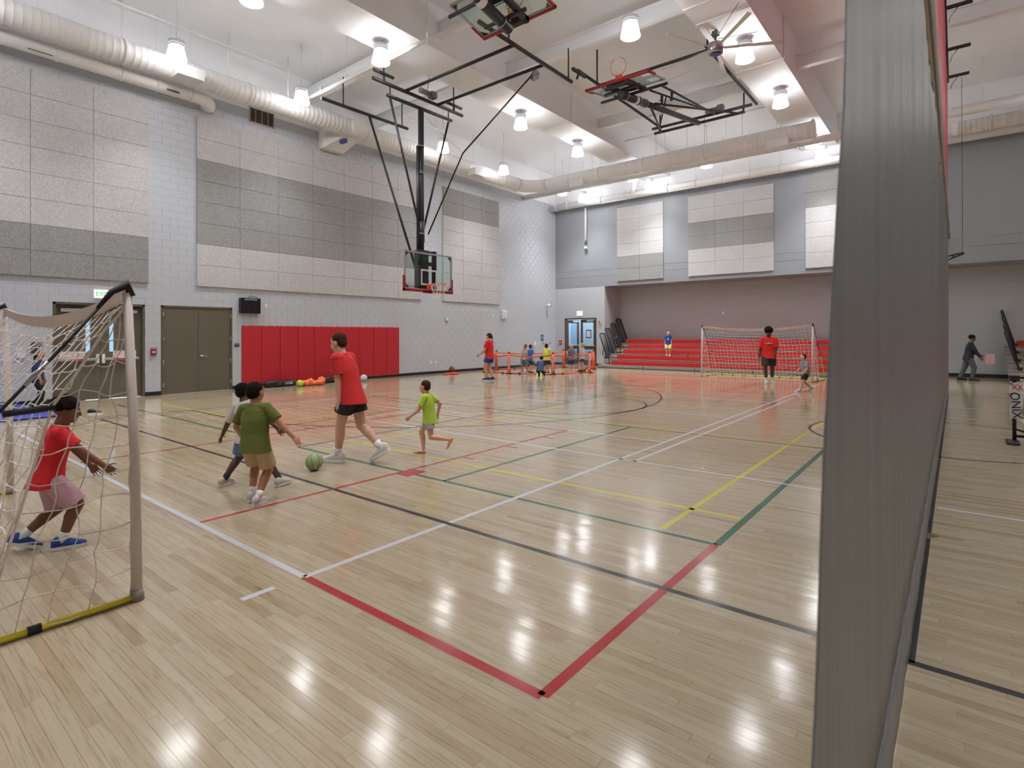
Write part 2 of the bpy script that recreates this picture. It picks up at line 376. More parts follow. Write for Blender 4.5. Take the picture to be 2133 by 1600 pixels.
def court(s):
    # s = +1 half in view, -1 its mirror beyond the curtain
    X = (lambda x: x) if s > 0 else (lambda x: 2 * XM - x)
    L = lambda c, x0, y0, x1, y1, w=LW: line(c, X(x0), y0, X(x1), y1, w)
    for y in (YN, YE):
        L('w', -12.45, y, -3.45, y); L('r', -3.45, y, -1.47, y, 0.06)
    for x in (-12.45, -3.45): L('w', x, YN, x, YE)
    L('w', -9.13, 6.53, -9.13, 15.55, 0.04); L('w', -3.24, 6.53, -3.24, 15.55)
    for y in (6.55, 15.55): L('w', -9.8, y, -0.25, y, 0.045)
    for y in (7.98, 14.1): L('w', -10.8, y, -3.45, y, 0.045)
    L('w', -9.13, YM, -3.45, YM, 0.035)
    for x0 in (-15.5, -7.5):
        x1 = x0 + 6.04; xc = (x0 + x1) / 2
        for y in (4.34, 17.76): L('g', x0, y, x1, y)
        for y in (8.9, 13.18): L('g', x0, y, x1, y, 0.04)
        for x in (x0, x1): L('g', x, 4.34, x, 17.76, 0.06 if x > -2 else LW)
        for a, b in ((4.34, 8.9), (13.18, 17.76)): L('g', xc, a, xc, b)
        for y in (5.09, 17.0): L('y', x0 + 0.05, y, x1 - 0.05, y)
        for y in (9.02, 13.08): L('y', x0 + 0.05, y, x1 - 0.05, y, 0.045)
        for x in (x0 + 0.47, x1 - 0.48): L('y', x, 4.42, x, 17.68)
    for x in (-5.17, -8.81): L('r', x, YN, x, 7.92); L('r', x, YE, x, 14.18)
    for y in (7.92, 14.18): L('r', -8.81, y, -5.17, y)
    for x in (-1.47,): L('r', x, YN, x, 4.34, 0.06); L('r', x, 17.76, x, YE, 0.06)
    for sg, x in ((1, -5.145), (-1, -8.835)):
        for yb, d in ((YN, 1), (YE, -1)):
            line('r', X(x), yb + d * 2.32, X(x + sg * 0.2), yb + d * 2.32, 0.3)
            for q in (3.3, 4.22, 5.14): L('r', x, yb + d * q, x + sg * 0.2, yb + d * q)
    for y in (3.39, 18.71): L('k', -13.05, y, -0.2, y)
    L('k', -13.05, 3.39, -13.05, 18.71)
    for y in (9.22, 12.88): L('k', -13.05, y, -7.26, y)
    L('k', -7.26, 9.22, -7.26, 12.88)
    for q in (2.3, 3.2, 4.1, 5.0): L('k', -13.05 + q, 9.02, -13.05 + q, 9.2); L('k', -13.05 + q, 12.9, -13.05 + q, 13.08)
    cx = X(-11.43); a = math.acos(-1.62 / 6.02)
    if s > 0: arc('k', cx, YM, 6.02, -pi / 2 - 0.0, pi / 2 + 0.0, n=96); arc('k', X(-7.22), YM, 1.83, -pi / 2, pi / 2)
    else: arc('k', cx, YM, 6.02, pi / 2, 3 * pi / 2, n=96); arc('k', X(-7.22), YM, 1.83, pi / 2, 3 * pi / 2)
    for y in (YM - 6.02, YM + 6.02): L('k', -13.05, y, -11.43, y)
court(1); court(-1)
line('k', XM, 3.39, XM, 18.71, 0.06); arc('k', XM, YM, 1.83, 0, 2 * pi, n=80)
line('w', -3.46, 1.62, -3.46, 1.83)
ob('floor_socket_cover', MB().lathe((-0.19, 5.6, 0.0001), [(0.075, 0), (0.075, 0.002), (0.06, 0.003), (0.0, 0.003)], 24), mat('brass_plate', rgb(140, 124, 84), 0.35, 0.7), FLOOR)

# ------------------------------------------------------------------ left wall: backing, blocks, openings
DA = (3.46, 5.40); DB = (5.79, 7.70); DZ = 2.462
wb = MB(); xb0, xb1 = -17.3, XL - 0.006
for a, b, c, d in ((-4.2, 0, DA[0], DZ), (DA[1], 0, DB[0], DZ), (DB[1], 0, 25.2, DZ), (-4.2, DZ, 25.2, 8.6)):
    wb.box(xb0, a, b, xb1, c, d)
WALL_L = struct('wall_left', wb, M_JOINT, 'grey painted concrete block wall with doors and acoustic panels')
ob('upper_wall_band', box(xb0, -4.2, 8.6, XL, 25.2, ZDECK), M_WHITE, WALL_L)
GROUPS_L = [(0.60, 5.48), (6.70, 15.235), (16.45, 20.11)]
PZ0, PZ1 = 3.048, 3.048 + 8 * 0.6096
BW, BH, BG = 0.4064, 0.2032, 0.003
blocks = []
for r in range(42):
    z0, z1 = r * BH, (r + 1) * BH
    if r == 41: z1 = 8.6
    k = -3
    while True:
        a = k * BW + (0.2032 if r % 2 else 0.0) + 0.13; b = a + BW; k += 1
        if a > YF: break
        b = min(b, YF)
        if b < -0.5: continue
        segs = [(a, b)]
        if z0 < DZ - 0.05:
            for (p, q) in (DA, DB):
                ns = []
                for u, w in segs:
                    if w <= p or u >= q: ns.append((u, w))
                    else:
                        if u < p: ns.append((u, p))
                        if w > q: ns.append((q, w))
                segs = ns
        for u, w in segs:
            if w - u < 0.03: continue
            if any(u > p + 0.02 and w < q - 0.02 and z0 > PZ0 and z1 < PZ1 for p, q in GROUPS_L): continue
            hid = (u > 7.97 and w < 14.05 and z1 < 1.85) or (z1 < 0.12)
            dz, dx, dy = camz(XL, (u + w) / 2, (z0 + z1) / 2)
            vis = dz > 1 and abs(dx / dz) < 0.925 and (-0.601 < dy / dz < 0.79) and not hid
            blocks.append((0 if vis else 1, dz, u, w, z0 if r else 0.0, z1))
blocks.sort(); bm_ = box(-1, 0, 0, 0, 1, 1).mesh('block'); bm_.materials.append(M_CMU); rest = MB()
for i, (nv, dz, u, w, z0, z1) in enumerate(blocks):
    if i < 300:
        o = link('block', bm_, WALL_L); o.location = (XL, u + BG, z0 + BG); o.scale = (0.05, w - u - 2 * BG, z1 - z0 - 2 * BG)
    else: rest.box(XL - 0.05, u + BG, z0 + BG, XL, w - BG, z1 - BG)
ro = ob('blockwork', rest, M_CMU, WALL_L); ro['kind'] = 'stuff'
bl = MB()
for a, b in ((-4.0, DA[0]), (DA[1], DB[0]), (DB[1], YF)): bl.box(XL, a, 0, XL + 0.012, b, 0.11)
struct('baseboard_left', bl, M_BASE, 'black rubber base strip along the block wall')

# ------------------------------------------------------------------ far wall with door and bleacher recess
RX0, RX1, RZ, RY = -14.0, 13.6, 4.064, 26.6
FD = (-16.42, -14.48, 2.475)
wf = MB()
wf.box(-17.3, YF, 0, FD[0], YF + 0.2, RZ); wf.box(FD[1], YF, 0, RX0, YF + 0.2, RZ); wf.box(FD[0], YF, FD[2], FD[1], YF + 0.2, RZ); wf.box(RX1, YF, 0, 16.9, YF + 0.2, RZ)
WALL_F = struct('wall_far', wf, M_CMUX, 'grey block wall below a smooth concrete band with the far exit')
up = MB()
for z0, z1 in ((RZ + 0.006, 4.628), (4.64, 4.94), (4.952, 8.6)): up.box(-17.3, YF, z0, 16.9, YF + 0.2, z1)
ob('concrete_band', up, M_CONC, WALL_F)
ob('reveal_joint', MB().box(-17.3, YF + 0.02, RZ, 16.9, YF + 0.19, 8.6), M_JOINT, WALL_F)
ob('upper_wall_band', box(-17.3, YF, 8.6, 16.9, YF + 0.2, ZDECK), M_WHITE, WALL_F)
wr = MB(); wr.box(-17.3, RY, 0, 16.9, RY + 0.2, 4.5)
struct('wall_recess', wr, M_CMUX, 'shaded block wall behind the red bleachers')
struct('wall_recess_side', MB().box(RX0 - 0.2, YF + 0.2, 0, RX0, RY, RZ).box(RX1, YF + 0.2, 0, RX1 + 0.2, RY, RZ), M_CMUY, 'short block return wall beside the bleachers')
struct('ceiling_recess', box(RX0 - 0.2, YF + 0.2, RZ + 0.006, RX1 + 0.2, RY, RZ + 0.3), M_CONC, 'flat soffit over the bleacher recess')
struct('baseboard_far', MB().box(-17.0, YF - 0.012, 0, FD[0], YF, 0.11).box(FD[1], YF - 0.012, 0, RX0, YF, 0.11).box(RX0, RY - 0.012, 0, RX1, RY, 0.13), M_BASE, 'black rubber base strip along the far wall')
struct('wall_right', box(16.6, -4.2, 0, 16.9, 27, ZDECK), M_CONC)
struct('wall_near', box(-17.3, -4.2, 0, 16.9, -4.0, ZDECK), M_CONC)
struct('ceiling', box(-17.3, -4.2, ZDECK, 16.9, 27, ZDECK + 0.3), M_WHITE, 'high flat white painted deck above the box beams')
BEAMS = [(-11.74, -10.51), (-4.87, -3.63), (3.23, 4.47), (10.11, 11.34)]
BL = ['wide white box beam on the side of the wall basket', 'wide white box beam beside the ceiling fan', None, None]
for (a, b), lb in zip(BEAMS, BL):
    struct('ceiling_beam', box(a, -4.0, ZSOF, b, YF, ZDECK), M_WHITE, lb)
def ibeam(x0, x1, y, lb):
    m = MB(); z0, z1 = 9.35, 9.75
    m.box(x0, y - 0.1, z0, x1, y + 0.1, z0 + 0.02).box(x0, y - 0.1, z1 - 0.02, x1, y + 0.1, z1).box(x0, y - 0.008, z0 + 0.02, x1, y + 0.008, z1 - 0.02)
    struct('ceiling_cross_beam', m, M_WHITE, lb)
for y in (10.05, 12.85): ibeam(XL, -11.74, y, 'white steel cross beam in the bay along the block wall')
for y in (4.6, 10.05, 12.85, 18.35): ibeam(-10.51, -4.87, y, 'white steel cross beam in the middle ceiling bay')
for y in (4.6, 10.05, 17.8): ibeam(-3.63, 3.23, y, 'white steel cross beam over the divider curtain')

# ------------------------------------------------------------------ doors in the left wall
def hinge(y, z, p, x=XL + 0.012): return ob('hinge', MB().tube((x, y, z - 0.06), (x, y, z + 0.06), 0.014, n=8), M_STEEL, p)
def door_frame(p, d, depth, m=M_FRAME):
    f = MB(); x0, x1 = XL - depth - 0.08, XL + 0.012
    f.box(x0, d[0], 0, x1, d[0] + 0.055, DZ).box(x0, d[1] - 0.055, 0, x1, d[1], DZ).box(x0, d[0], DZ - 0.055, x1, d[1], DZ)
    return ob('door_frame', f, m, p)
D1 = tag(link('door_1', None), 'olive brown double exit door with push bars and narrow panes', kind='structure')
door_frame(D1, DA, 0.14)
c = (DA[0] + DA[1]) / 2
M_LEAFX = XL - 0.10
for k, (y0, y1) in enumerate(((DA[0] + 0.058, c - 0.003), (c + 0.003, DA[1] - 0.058))):
    ly = (c - 0.30, c - 0.20) if k == 0 else (c + 0.20, c + 0.30)
    lz = (1.22, 2.02); lf = MB(); xa, xb = M_LEAFX - 0.045, M_LEAFX
    lf.box(xa, y0, 0.008, xb, ly[0], DZ - 0.06).box(xa, ly[1], 0.012, xb, y1, DZ - 0.06).box(xa, ly[0], 0.012, xb, ly[1], lz[0]).box(xa, ly[0], lz[1], xb, ly[1], DZ - 0.06)
    leaf = ob('door_leaf', lf, M_DOOR, D1)
    ob('pane', box(xa + 0.018, ly[0], lz[0], xa + 0.026, ly[1], lz[1]), M_LITE, leaf)
    bar = MB().bbox(xb + 0.03, y0 + 0.07, 1.005, xb + 0.085, y1 - 0.07, 1.065, 0.008)
    ob('push_bar', bar, M_ALU, leaf)
    ob('push_bar_stripe', box(xb + 0.0855, y0 + 0.30, 1.015, xb + 0.0865, y1 - 0.3, 1.055), M_REDTXT, leaf)
    yl = y1 - 0.09 if k == 0 else y0 + 0.03
    ob('lock_case', MB().bbox(xb, yl, 0.93, xb + 0.075, yl + 0.06, 1.16, 0.008), M_WPL, leaf)
    yc = (y0 + y1) / 2 + (-0.10 if k == 0 else 0.08)
    sg = ob('notice', box(xb + 0.002, yc - 0.26, 1.07, xb + 0.006, yc + 0.26, 1.24), M_WPL, leaf)
    for i, s_ in enumerate(('EMERGENCY EXIT ONLY', 'ALARM WILL SOUND', 'WHEN DOOR IS OPENED')):
        text('lettering', s_, 0.044, (xb + 0.0065, yc, 1.205 - 0.05 * i), (0, 1, 0), (0, 0, 1), M_REDTXT, leaf)
    yk = y0 + 0.1 if k == 0 else y1 - 0.52
    ob('door_closer', MB().bbox(xb, yk, DZ - 0.24, xb + 0.07, yk + 0.42, DZ - 0.15, 0.01), mat('closer_cover', rgb(176, 170, 160), 0.4), leaf)
    ob('closer_arm', MB().path([(xb + 0.04, yk + 0.2, DZ - 0.14), (xb + 0.09, yk + 0.42, DZ - 0.10), (xb + 0.05, yk + 0.1, DZ - 0.07)], 0.009, 6), M_BLK, leaf)
c = (DA[0] + DA[1]) / 2; xq = M_LEAFX - 0.075
ob('light_stop', MB().box(xq, DA[0], DZ - 0.11, xq + 0.028, DA[1], DZ).box(xq, c - 0.03, 0.01, xq + 0.028, c + 0.03, DZ - 0.11).box(xq, DA[0], 0.01, xq + 0.028, DA[0] + 0.09, DZ - 0.11).box(xq, DA[1] - 0.09, 0.01, xq + 0.028, DA[1], DZ - 0.11), M_FRAME, D1)  # unseen strips added behind the leaf gaps to keep daylight from leaking in
ob('threshold', MB().box(XL - 0.25, DA[0], 0.0, XL, DA[1], 0.007), M_ALU, D1)
D2 = tag(link('door_2', None), 'olive brown flush double storeroom door with one steel lever', kind='structure')
door_frame(D2, DB, 0.02)
c = (DB[0] + DB[1]) / 2
for k, (y0, y1) in enumerate(((DB[0] + 0.058, c - 0.004), (c + 0.004, DB[1] - 0.058))):
    leaf = ob('door_leaf', box(XL - 0.055, y0, 0.012, XL - 0.008, y1, DZ - 0.06), M_DOOR, D2)
    for z in (0.25, 0.88, 1.52, 2.2): hinge(DB[0] + 0.058 if k == 0 else DB[1] - 0.058, z, leaf)
    if k == 1:
        hd = ob('lever_handle', MB().lathe((XL - 0.008, y0 + 0.09, 1.03), [(0.038, 0), (0.038, 0.012), (0.014, 0.014), (0.014, 0.055)], 16, Matrix.Rotation(pi / 2, 3, 'Y')).path([(XL + 0.045, y0 + 0.09, 1.03), (XL + 0.05, y0 + 0.12, 1.03), (XL + 0.048, y0 + 0.23, 1.025)], 0.010, 8), M_STEEL, leaf)

ob('light_stop', box(XL - 0.10, DB[0], 0.012, XL - 0.06, DB[1], DZ), M_BLKR, D2)  # unseen slab added behind both leaves to block sky light at the gaps
ob('threshold', MB().box(XL - 0.2, DB[0], 0.0, XL, DB[1], 0.010), M_ALU, D2)
# ------------------------------------------------------------------ far exit and the lobby behind it
D3 = tag(link('door_3', None), 'dark bronze glazed double exit with one leaf standing open', kind='structure')
M_BRZ = mat('bronze_door_paint', rgb(84, 62, 44), 0.4)
f = MB(); f.box(FD[0], YF - 0.01, 0, FD[0] + 0.07, YF + 0.15, FD[2]).box(FD[1] - 0.07, YF - 0.01, 0, FD[1], YF + 0.15, FD[2]).box(FD[0], YF - 0.01, FD[2] - 0.07, FD[1], YF + 0.15, FD[2])
ob('door_frame', f, M_BRZ, D3)
def far_leaf(mx):
    w, h, s = 0.895, 2.39, 0.12
    lf = MB(); lf.box(0, 0, 0.01, s, 0.045, h).box(w - s, 0, 0.01, w, 0.045, h).box(s, 0, h - 0.16, w - s, 0.045, h).box(s, 0, 0.84, w - s, 0.045, 1.0).box(s, 0, 0.01, w - s, 0.045, 0.27)
    leaf = ob('door_leaf', lf, M_BRZ, D3); leaf.matrix_local = mx
    ob('pane', box(s, 0.018, 1.0, w - s, 0.026, h - 0.16), M_GLASS, leaf); ob('pane', box(s, 0.018, 0.27, w - s, 0.026, 0.84), M_GLASS, leaf)
    ob('push_bar', MB().bbox(0.05, -0.07, 1.0, w - 0.05, -0.025, 1.06, 0.006).box(0.07, -0.03, 1.0, 0.11, 0, 1.06).box(w - 0.11, -0.03, 1.0, w - 0.07, 0, 1.06), M_ALU, leaf)
    ob('door_closer', MB().bbox(0.4, -0.06, h - 0.12, 0.8, 0, h - 0.03, 0.008), M_ALU, leaf)
    return leaf
lf = far_leaf(Matrix.Translation((FD[1] - 0.07 - 0.9, YF + 0.03, 0)))
nt = ob('framed_notice', MB().bbox(0.32, 0.004, 1.42, 0.64, 0.016, 1.86, 0.008), M_BLKR, lf); ob('notice_sheet', box(0.36, 0.002, 1.47, 0.60, 0.0035, 1.81), mat('notice_paper', rgb(206, 208, 216), 0.7), lf)
mx = Matrix.Translation((FD[0] + 0.075, YF + 0.1, 0)) @ Matrix.Rotation(radians(76), 4, 'Z')
far_leaf(mx)
M_LOB = mat('pale_lobby_paint', rgb(214, 222, 236), 0.6)
lb = MB(); lb.box(-17.3, 25.15, 0, -17.1, 30, 3.2).box(-14.2, 26.8, 0, -14.0, 30, 3.2).box(-17.3, 25.15, -0.2, -14.0, 40, -0.005)
struct('wall_lobby', lb, M_LOB, 'bright pale lobby seen through the far exit')
wn = tag(link('window_1', None), 'tall glazed lobby screen outside the far exit', kind='structure')
mm = MB()
for x in (-17.05, -16.35, -15.55, -14.8, -14.22): mm.box(x - 0.03, 29.0, 0, x + 0.03, 29.1, 3.0)
for z in (0.05, 1.1, 2.15, 2.95): mm.box(-17.1, 29.01, z - 0.03, -14.2, 29.09, z + 0.03)
ob('mullion_frame', mm, mat('white_mullion', rgb(226, 230, 236), 0.4), wn)
for x0, x1 in ((-17.02, -16.38), (-16.32, -15.58), (-15.52, -14.83), (-14.77, -14.25)):
    for z0, z1 in ((0.08, 1.07), (1.13, 2.12), (2.18, 2.92)): ob('pane', box(x0, 29.04, z0, x1, 29.05, z1), M_GLASS, wn)
M_BRK = bpy.data.materials.new('outdoor_brick'); M_BRK.use_nodes = True
t = NT(M_BRK); bt = t.new('ShaderNodeTexBrick'); bt.inputs['Color1'].default_value = rgb(190, 140, 132); bt.inputs['Color2'].default_value = rgb(172, 122, 114); bt.inputs['Mortar'].default_value = rgb(196, 186, 180); bt.inputs['Scale'].default_value = 4.0
sx = t.new('ShaderNodeSeparateXYZ'); t.l.new(t.pos(), sx.inputs[0]); cv = t.new('ShaderNodeCombineXYZ'); t.l.new(sx.outputs[0], cv.inputs[0]); t.l.new(sx.outputs[2], cv.inputs[1]); t.l.new(cv.outputs[0], bt.inputs['Vector']); t.l.new(bt.outputs[0], t.n['Principled BSDF'].inputs['Base Color'])
struct('wall_outdoor', MB().box(-15.9, 34, 0, -14.9, 34.4, 4.2).box(-18.5, 34, 0, -17.6, 34.4, 4.2).box(-13.9, 34, 0, -12.6, 34.4, 4.2), M_BRK, 'brick piers outdoors beyond the lobby glazing')
# ------------------------------------------------------------------ acoustic panels
PG = 0.004
def panel_array(name_label, axis, a0, ncol, z0, rows, dark):
    t = thing('acoustic_panel', name_label, 'wall panel', group='acoustic panels on the gym walls')
    w = 1.2192
    if axis == 'y': me = box(0, PG, PG, 0.05, w - PG, 0.6096 - PG)
    else: me = box(PG, -0.05, PG, w - PG, 0, 0.6096 - PG)
    ml = me.mesh('panel_tile'); ml.materials.append(M_PLIGHT); md = ml.copy(); md.materials.clear(); md.materials.append(M_PDARK)
    for r in range(rows):
        for c in range(ncol):
            o = link('panel_tile', md if r in dark else ml, t)
            o.location = (XL + 0.002, a0 + c * w, z0 + r * 0.6096) if axis == 'y' else (a0 + c * w, YF - 0.002, z0 + r * 0.6096)
    return t
panel_array('pale fibre panel array with two grey bottom rows above the exit door', 'y', 5.48 - 4 * 1.2192, 4, PZ0, 8, {0, 1})
panel_array('longest fibre panel array with a broad grey middle band', 'y', 6.70, 7, PZ0, 8, {2, 3, 4, 5})
panel_array('pale fibre panel array with two grey top rows beside the wall basket', 'y', 16.45, 3, PZ0, 8, {6, 7})
panel_array('narrow two column fibre panel array with grey bottom rows above the bleachers', 'x', -13.26, 2, 4.267, 6, {0, 1})
panel_array('three column fibre panel array with a grey band above the bleachers', 'x', -9.62, 3, 4.267, 6, {2, 3})
panel_array('fibre panel array with grey top rows cut off by the curtain', 'x', -4.77, 3, 4.267, 6, {4, 5})

# ------------------------------------------------------------------ red wall pads
pw = 6.09 / 10
pmesh = MB().bbox(0, 0.002, 0, 0.055, pw - 0.002, 1.83, 0.014).mesh('pad_cushion'); pmesh.materials.append(M_RED)
fm = MB().box(0, 0.02, 1.83, 0.02, 0.12, 1.845).box(0, 0.2, 1.83, 0.02, 0.42, 1.845).box(0, 0.49, 1.83, 0.02, 0.59, 1.845).mesh('mounting_tab'); fm.materials.append(M_RED)
for i in range(10):
    lb = 'red vinyl wall pad next to the olive storeroom door' if i == 0 else ('red vinyl wall pad at the basketball end of the row' if i == 9 else 'red vinyl wall pad, %s from the olive storeroom door' % ORD[i])
    t = thing('wall_pad', lb, 'wall pad', (XL, 7.975 + i * pw, 0.085), 0, 'red wall pads')
    link('pad_cushion', pmesh, t); link('mounting_tab', fm, t)

# ------------------------------------------------------------------ ducts
def ring(m, c, ax, r, w):
    m.tube(V(c) - V(ax) * w / 2, V(c) + V(ax) * w / 2, r, n=28)
def spiral(pts, r, step=0.15):
    # ribbed round duct along a straight line
    a, b = V(pts[0]), V(pts[1]); d = (b - a); n = int(d.length / step); d.normalize(); P = []; R = []
    for i in range(n + 1):
        s = i * (b - a).length / n
        P += [a + d * (s - 0.006), a + d * s, a + d * (s + 0.006)] if 0 < i < n else [a + d * s]
        R += [r, r + 0.005, r] if 0 < i < n else [r]
    return P, R
DX, DZc, DYF, DR = -16.1, 8.68, 21.4, 0.29
t = thing('main_duct', 'large white spiral duct turning the corner above the block wall', 'duct', (DX, -3.5, DZc))
o_ = V((DX, -3.5, DZc))
def sub(mb, o): mb.v = [tuple(V(p) - o) for p in mb.v]; return mb
P, R = spiral([(DX, -3.5, DZc), (DX, 11.05, DZc)], DR); ob('duct_run', sub(MB().path(P, R, 28), o_), M_DUCT, t)
P, R = spiral([(DX, 11.75, DZc), (DX, DYF - 1.0, DZc)], DR); ob('duct_run', sub(MB().path(P, R, 28), o_), M_DUCT, t)
el = [(DX + 1.0 - 1.0 * cos(a), DYF - 1.0 + 1.0 * sin(a), DZc) for a in [pi / 2 * i / 10 for i in range(11)]]
ob('duct_elbow', sub(MB().path(el, DR, 28), o_), M_DUCT, t)
P, R = spiral([(DX + 1.0, DYF, DZc), (-3.85, DYF, DZc)], DR); ob('duct_run', sub(MB().path(P, R, 28), o_), M_DUCT, t)
ob('tee_fitting', sub(MB().tube((DX, 11.0, DZc), (DX, 11.8, DZc), DR + 0.012, n=28).tube((DX - 0.15, 11.4, DZc), (DX + 0.5, 11.4, DZc), 0.31, n=28).prism([(-17.0, 7.98), (-16.75, 7.98), (-16.0, 8.45), (-15.75, 8.5), (-15.75, 8.7), (-17.0, 8.7)], 'y', 10.72, 11.5) if False else MB().tube((DX, 11.0, DZc), (DX, 11.8, DZc), DR + 0.012, n=28).tube((DX, 11.4, DZc), (DX + 0.42, 11.4, DZc), 0.31, n=28), o_), M_DUCT, t)
bx = MB(); q0 = [(-17.0, 10.62, 8.0), (-17.0, 11.42, 8.0), (-17.0, 11.42, 8.9), (-17.0, 10.62, 8.9)]; q1 = [(-16.75, 10.62, 8.0), (-16.75, 11.42, 8.0), (-16.75, 11.42, 8.9), (-16.75, 10.62, 8.9)]; q2 = [(-16.05, 11.12, 8.42), (-16.05, 11.68, 8.42), (-16.05, 11.68, 8.94), (-16.05, 11.12, 8.94)]
bx.add(q0 + q1 + q2, [(3, 2, 1, 0), (0, 1, 5, 4), (1, 2, 6, 5), (2, 3, 7, 6), (3, 0, 4, 7), (4, 5, 9, 8), (5, 6, 10, 9), (6, 7, 11, 10), (7, 4, 8, 11), (8, 9, 10, 11)])
pl = ob('wall_plenum', sub(bx, o_), M_DUCT, t); ob('duct_label', sub(box(-16.35, 11.0, 8.14, -16.05, 11.1, 8.26), o_), mat('blue_tape', rgb(60, 66, 140), 0.5), t)
for y in (1.6, 4.65, 7.75, 10.98, 11.82, 15.2, 19.3, 20.4): m = MB(); ring(m, (DX, y, DZc), (0, 1, 0), DR + 0.022, 0.05); ob('flange_ring', sub(m, o_), M_DUCT, t)
for x in (-15.1, -12.2, -10.1, -7.6, -5.6): m = MB(); ring(m, (x, DYF, DZc), (1, 0, 0), DR + 0.02, 0.05); ob('flange_ring', sub(m, o_), M_DUCT, t)
m = MB(); ring(m, (-3.83, DYF, DZc), (1, 0, 0), DR + 0.05, 0.06); ob('end_cap', sub(m, o_), M_DUCT, t)
for c in ((-15.62, 6.0, 8.5), (-15.62, 17.2, 8.42)): ob('outlet_box', sub(MB().box(c[0] - 0.3, c[1] - 0.32, c[2] - 0.14, c[0] + 0.12, c[1] + 0.32, c[2] + 0.14), o_), M_DUCT, t)
for c in ((-13.2, 21.2, 8.36), (-4.9, 21.2, 8.34)): ob('outlet_box', sub(MB().box(c[0] - 0.35, c[1] - 0.22, c[2] - 0.14, c[0] + 0.35, c[1] + 0.2, c[2] + 0.14), o_), M_DUCT, t)
for y in (3.0, 4.65, 7.2, 9.0, 11.4, 13.6, 15.2, 17.4, 19.3): ob('hanger_rod', sub(MB().tube((DX, y, DZc + DR), (DX, y, ZDECK), 0.009 if y not in (7.2, 9.0) else 0.022, n=6), o_), M_DUCT, t)
for x in (-14.6, -12.6, -12.2, -9.6, -8.3, -7.6, -6.2, -5.0): ob('hanger_rod', sub(MB().tube((x, DYF, DZc + DR), (x, DYF, ZDECK if not (-11.74 < x < -10.51 or -4.87 < x < -3.63) else ZSOF), 0.014, n=6), o_), M_DUCT, t)
def pipe_thing(name, label, pts, r, clamps=(), axis=None, n=20, rods=True, cat='pipe'):
    o = V(pts[0]); t = thing(name, label, cat, o)
    ob('pipe_run', sub(MB().path(pts, r, n), o), M_DUCT, t)
    for c in clamps:
        m = MB(); ring(m, c, axis, r + 0.018, 0.05); m.box(c[0] - 0.025, c[1] - 0.025, c[2] + r, c[0] + 0.025, c[1] + 0.025, c[2] + r + 0.12); ob('pipe_clamp', sub(m, o), M_DUCT, t)
        if rods: ob('hanger_rod', sub(MB().tube((c[0], c[1], c[2] + r + 0.1), (c[0], c[1], ZDECK), 0.007, n=5), o), M_DUCT, t)
    return t
el2 = [(-16.65, 6.75 + 0.3 * sin(a), 8.35 ) for a in ()]
pts = [(-16.6, -3.6, 8.34), (-16.6, 6.6, 8.34)] + [(-16.6 - 0.0 - 0.38 * (1 - cos(a)), 6.6 + 0.38 * sin(a), 8.34 - 0.10 * (1 - cos(a))) for a in [pi / 2 * i / 8 for i in range(1, 9)]] + [(-17.0, 6.99, 8.20)]
pt = pipe_thing('roof_drain_pipe', 'white insulated pipe elbowing into the block wall below the duct', pts, 0.19, [(-16.6, y, 8.34) for y in (0.6, 3.45, 4.75, 5.55, 6.4)], (0, 1, 0))
ob('green_label', sub(MB().box(-16.43, 2.9, 8.16, -16.42, 3.35, 8.18), V(pts[0])), mat('green_tape', rgb(44, 84, 70), 0.5), pt)
ob('green_label', sub(MB().box(-16.44, 5.75, 8.20, -16.42, 6.05, 8.24), V(pts[0])), MATS['green_tape'], pt)
pipe_thing('roof_drain_pipe', 'white insulated pipe running just behind the far duct', [(XL, 22.1, 8.5), (6.0, 22.1, 8.5)], 0.13, [(x, 22.1, 8.5) for x in (-16, -14.2, -12.2, -9.5, -7, -4.5, -2.8)], (1, 0, 0))
pf = pipe_thing('roof_drain_pipe', 'white insulated pipe hugging the top of the far wall', [(XL + 0.02, 24.5, 8.36), (6.0, 24.5, 8.36)], 0.17, [(x, 24.5, 8.36) for x in (-16.6, -15.9, -13.9, -12.6, -10.4, -9.1, -7.9, -6.8, -5.6, -4.3)], (1, 0, 0))
ob('branch_pipe', sub(MB().path([(-12.3, 24.5, 8.36), (-12.05, 24.3, 8.55), (-12.0, 24.3, 8.9), (-12.0, 24.3, ZDECK)], 0.12, 14), V((XL + 0.02, 24.5, 8.36))), M_DUCT, pf)
pd = pipe_thing('downpipe', 'thin white downpipe ending halfway down the far wall', [(-15.05, 24.85, 8.2), (-15.05, 24.85, 6.2)], 0.055, n=12)
ob('pipe_foot', sub(MB().lathe((-15.05, 24.85, 6.06), [(0.09, 0), (0.09, 0.05), (0.056, 0.14)], 12), V((-15.05, 24.85, 8.2))), M_DUCT, pd)
ob('green_label', sub(MB().tube((-15.05, 24.85, 6.3), (-15.05, 24.85, 6.5), 0.057, n=12), V((-15.05, 24.85, 8.2))), MATS['green_tape'], pd)
pipe_thing('sprinkler_pipe', 'white sprinkler main crossing under the box beam near the wall basket', [(-15.55, 9.38, 8.95), (-8.9, 9.38, 8.95)], 0.05, [(x, 9.38, 8.95) for x in (-14.9, -13.6, -10.2)], (0, 1, 0), n=12)
ps = pipe_thing('sprinkler_pipe', 'thin white sprinkler branch running along the block wall bay', [(-15.6, -3.5, 9.6), (-15.6, 9.3, 9.6)], 0.022, n=8)
for y in (1.5, 5.3, 8.0): ob('sprinkler_head', sub(MB().tube((-15.6, y, 9.6), (-15.6, y, 9.8), 0.016, n=6).lathe((-15.6, y, 9.8), [(0.012, 0), (0.04, 0.03), (0.0, 0.05)], 8), V((-15.6, -3.5, 9.6))), M_DUCT, ps)
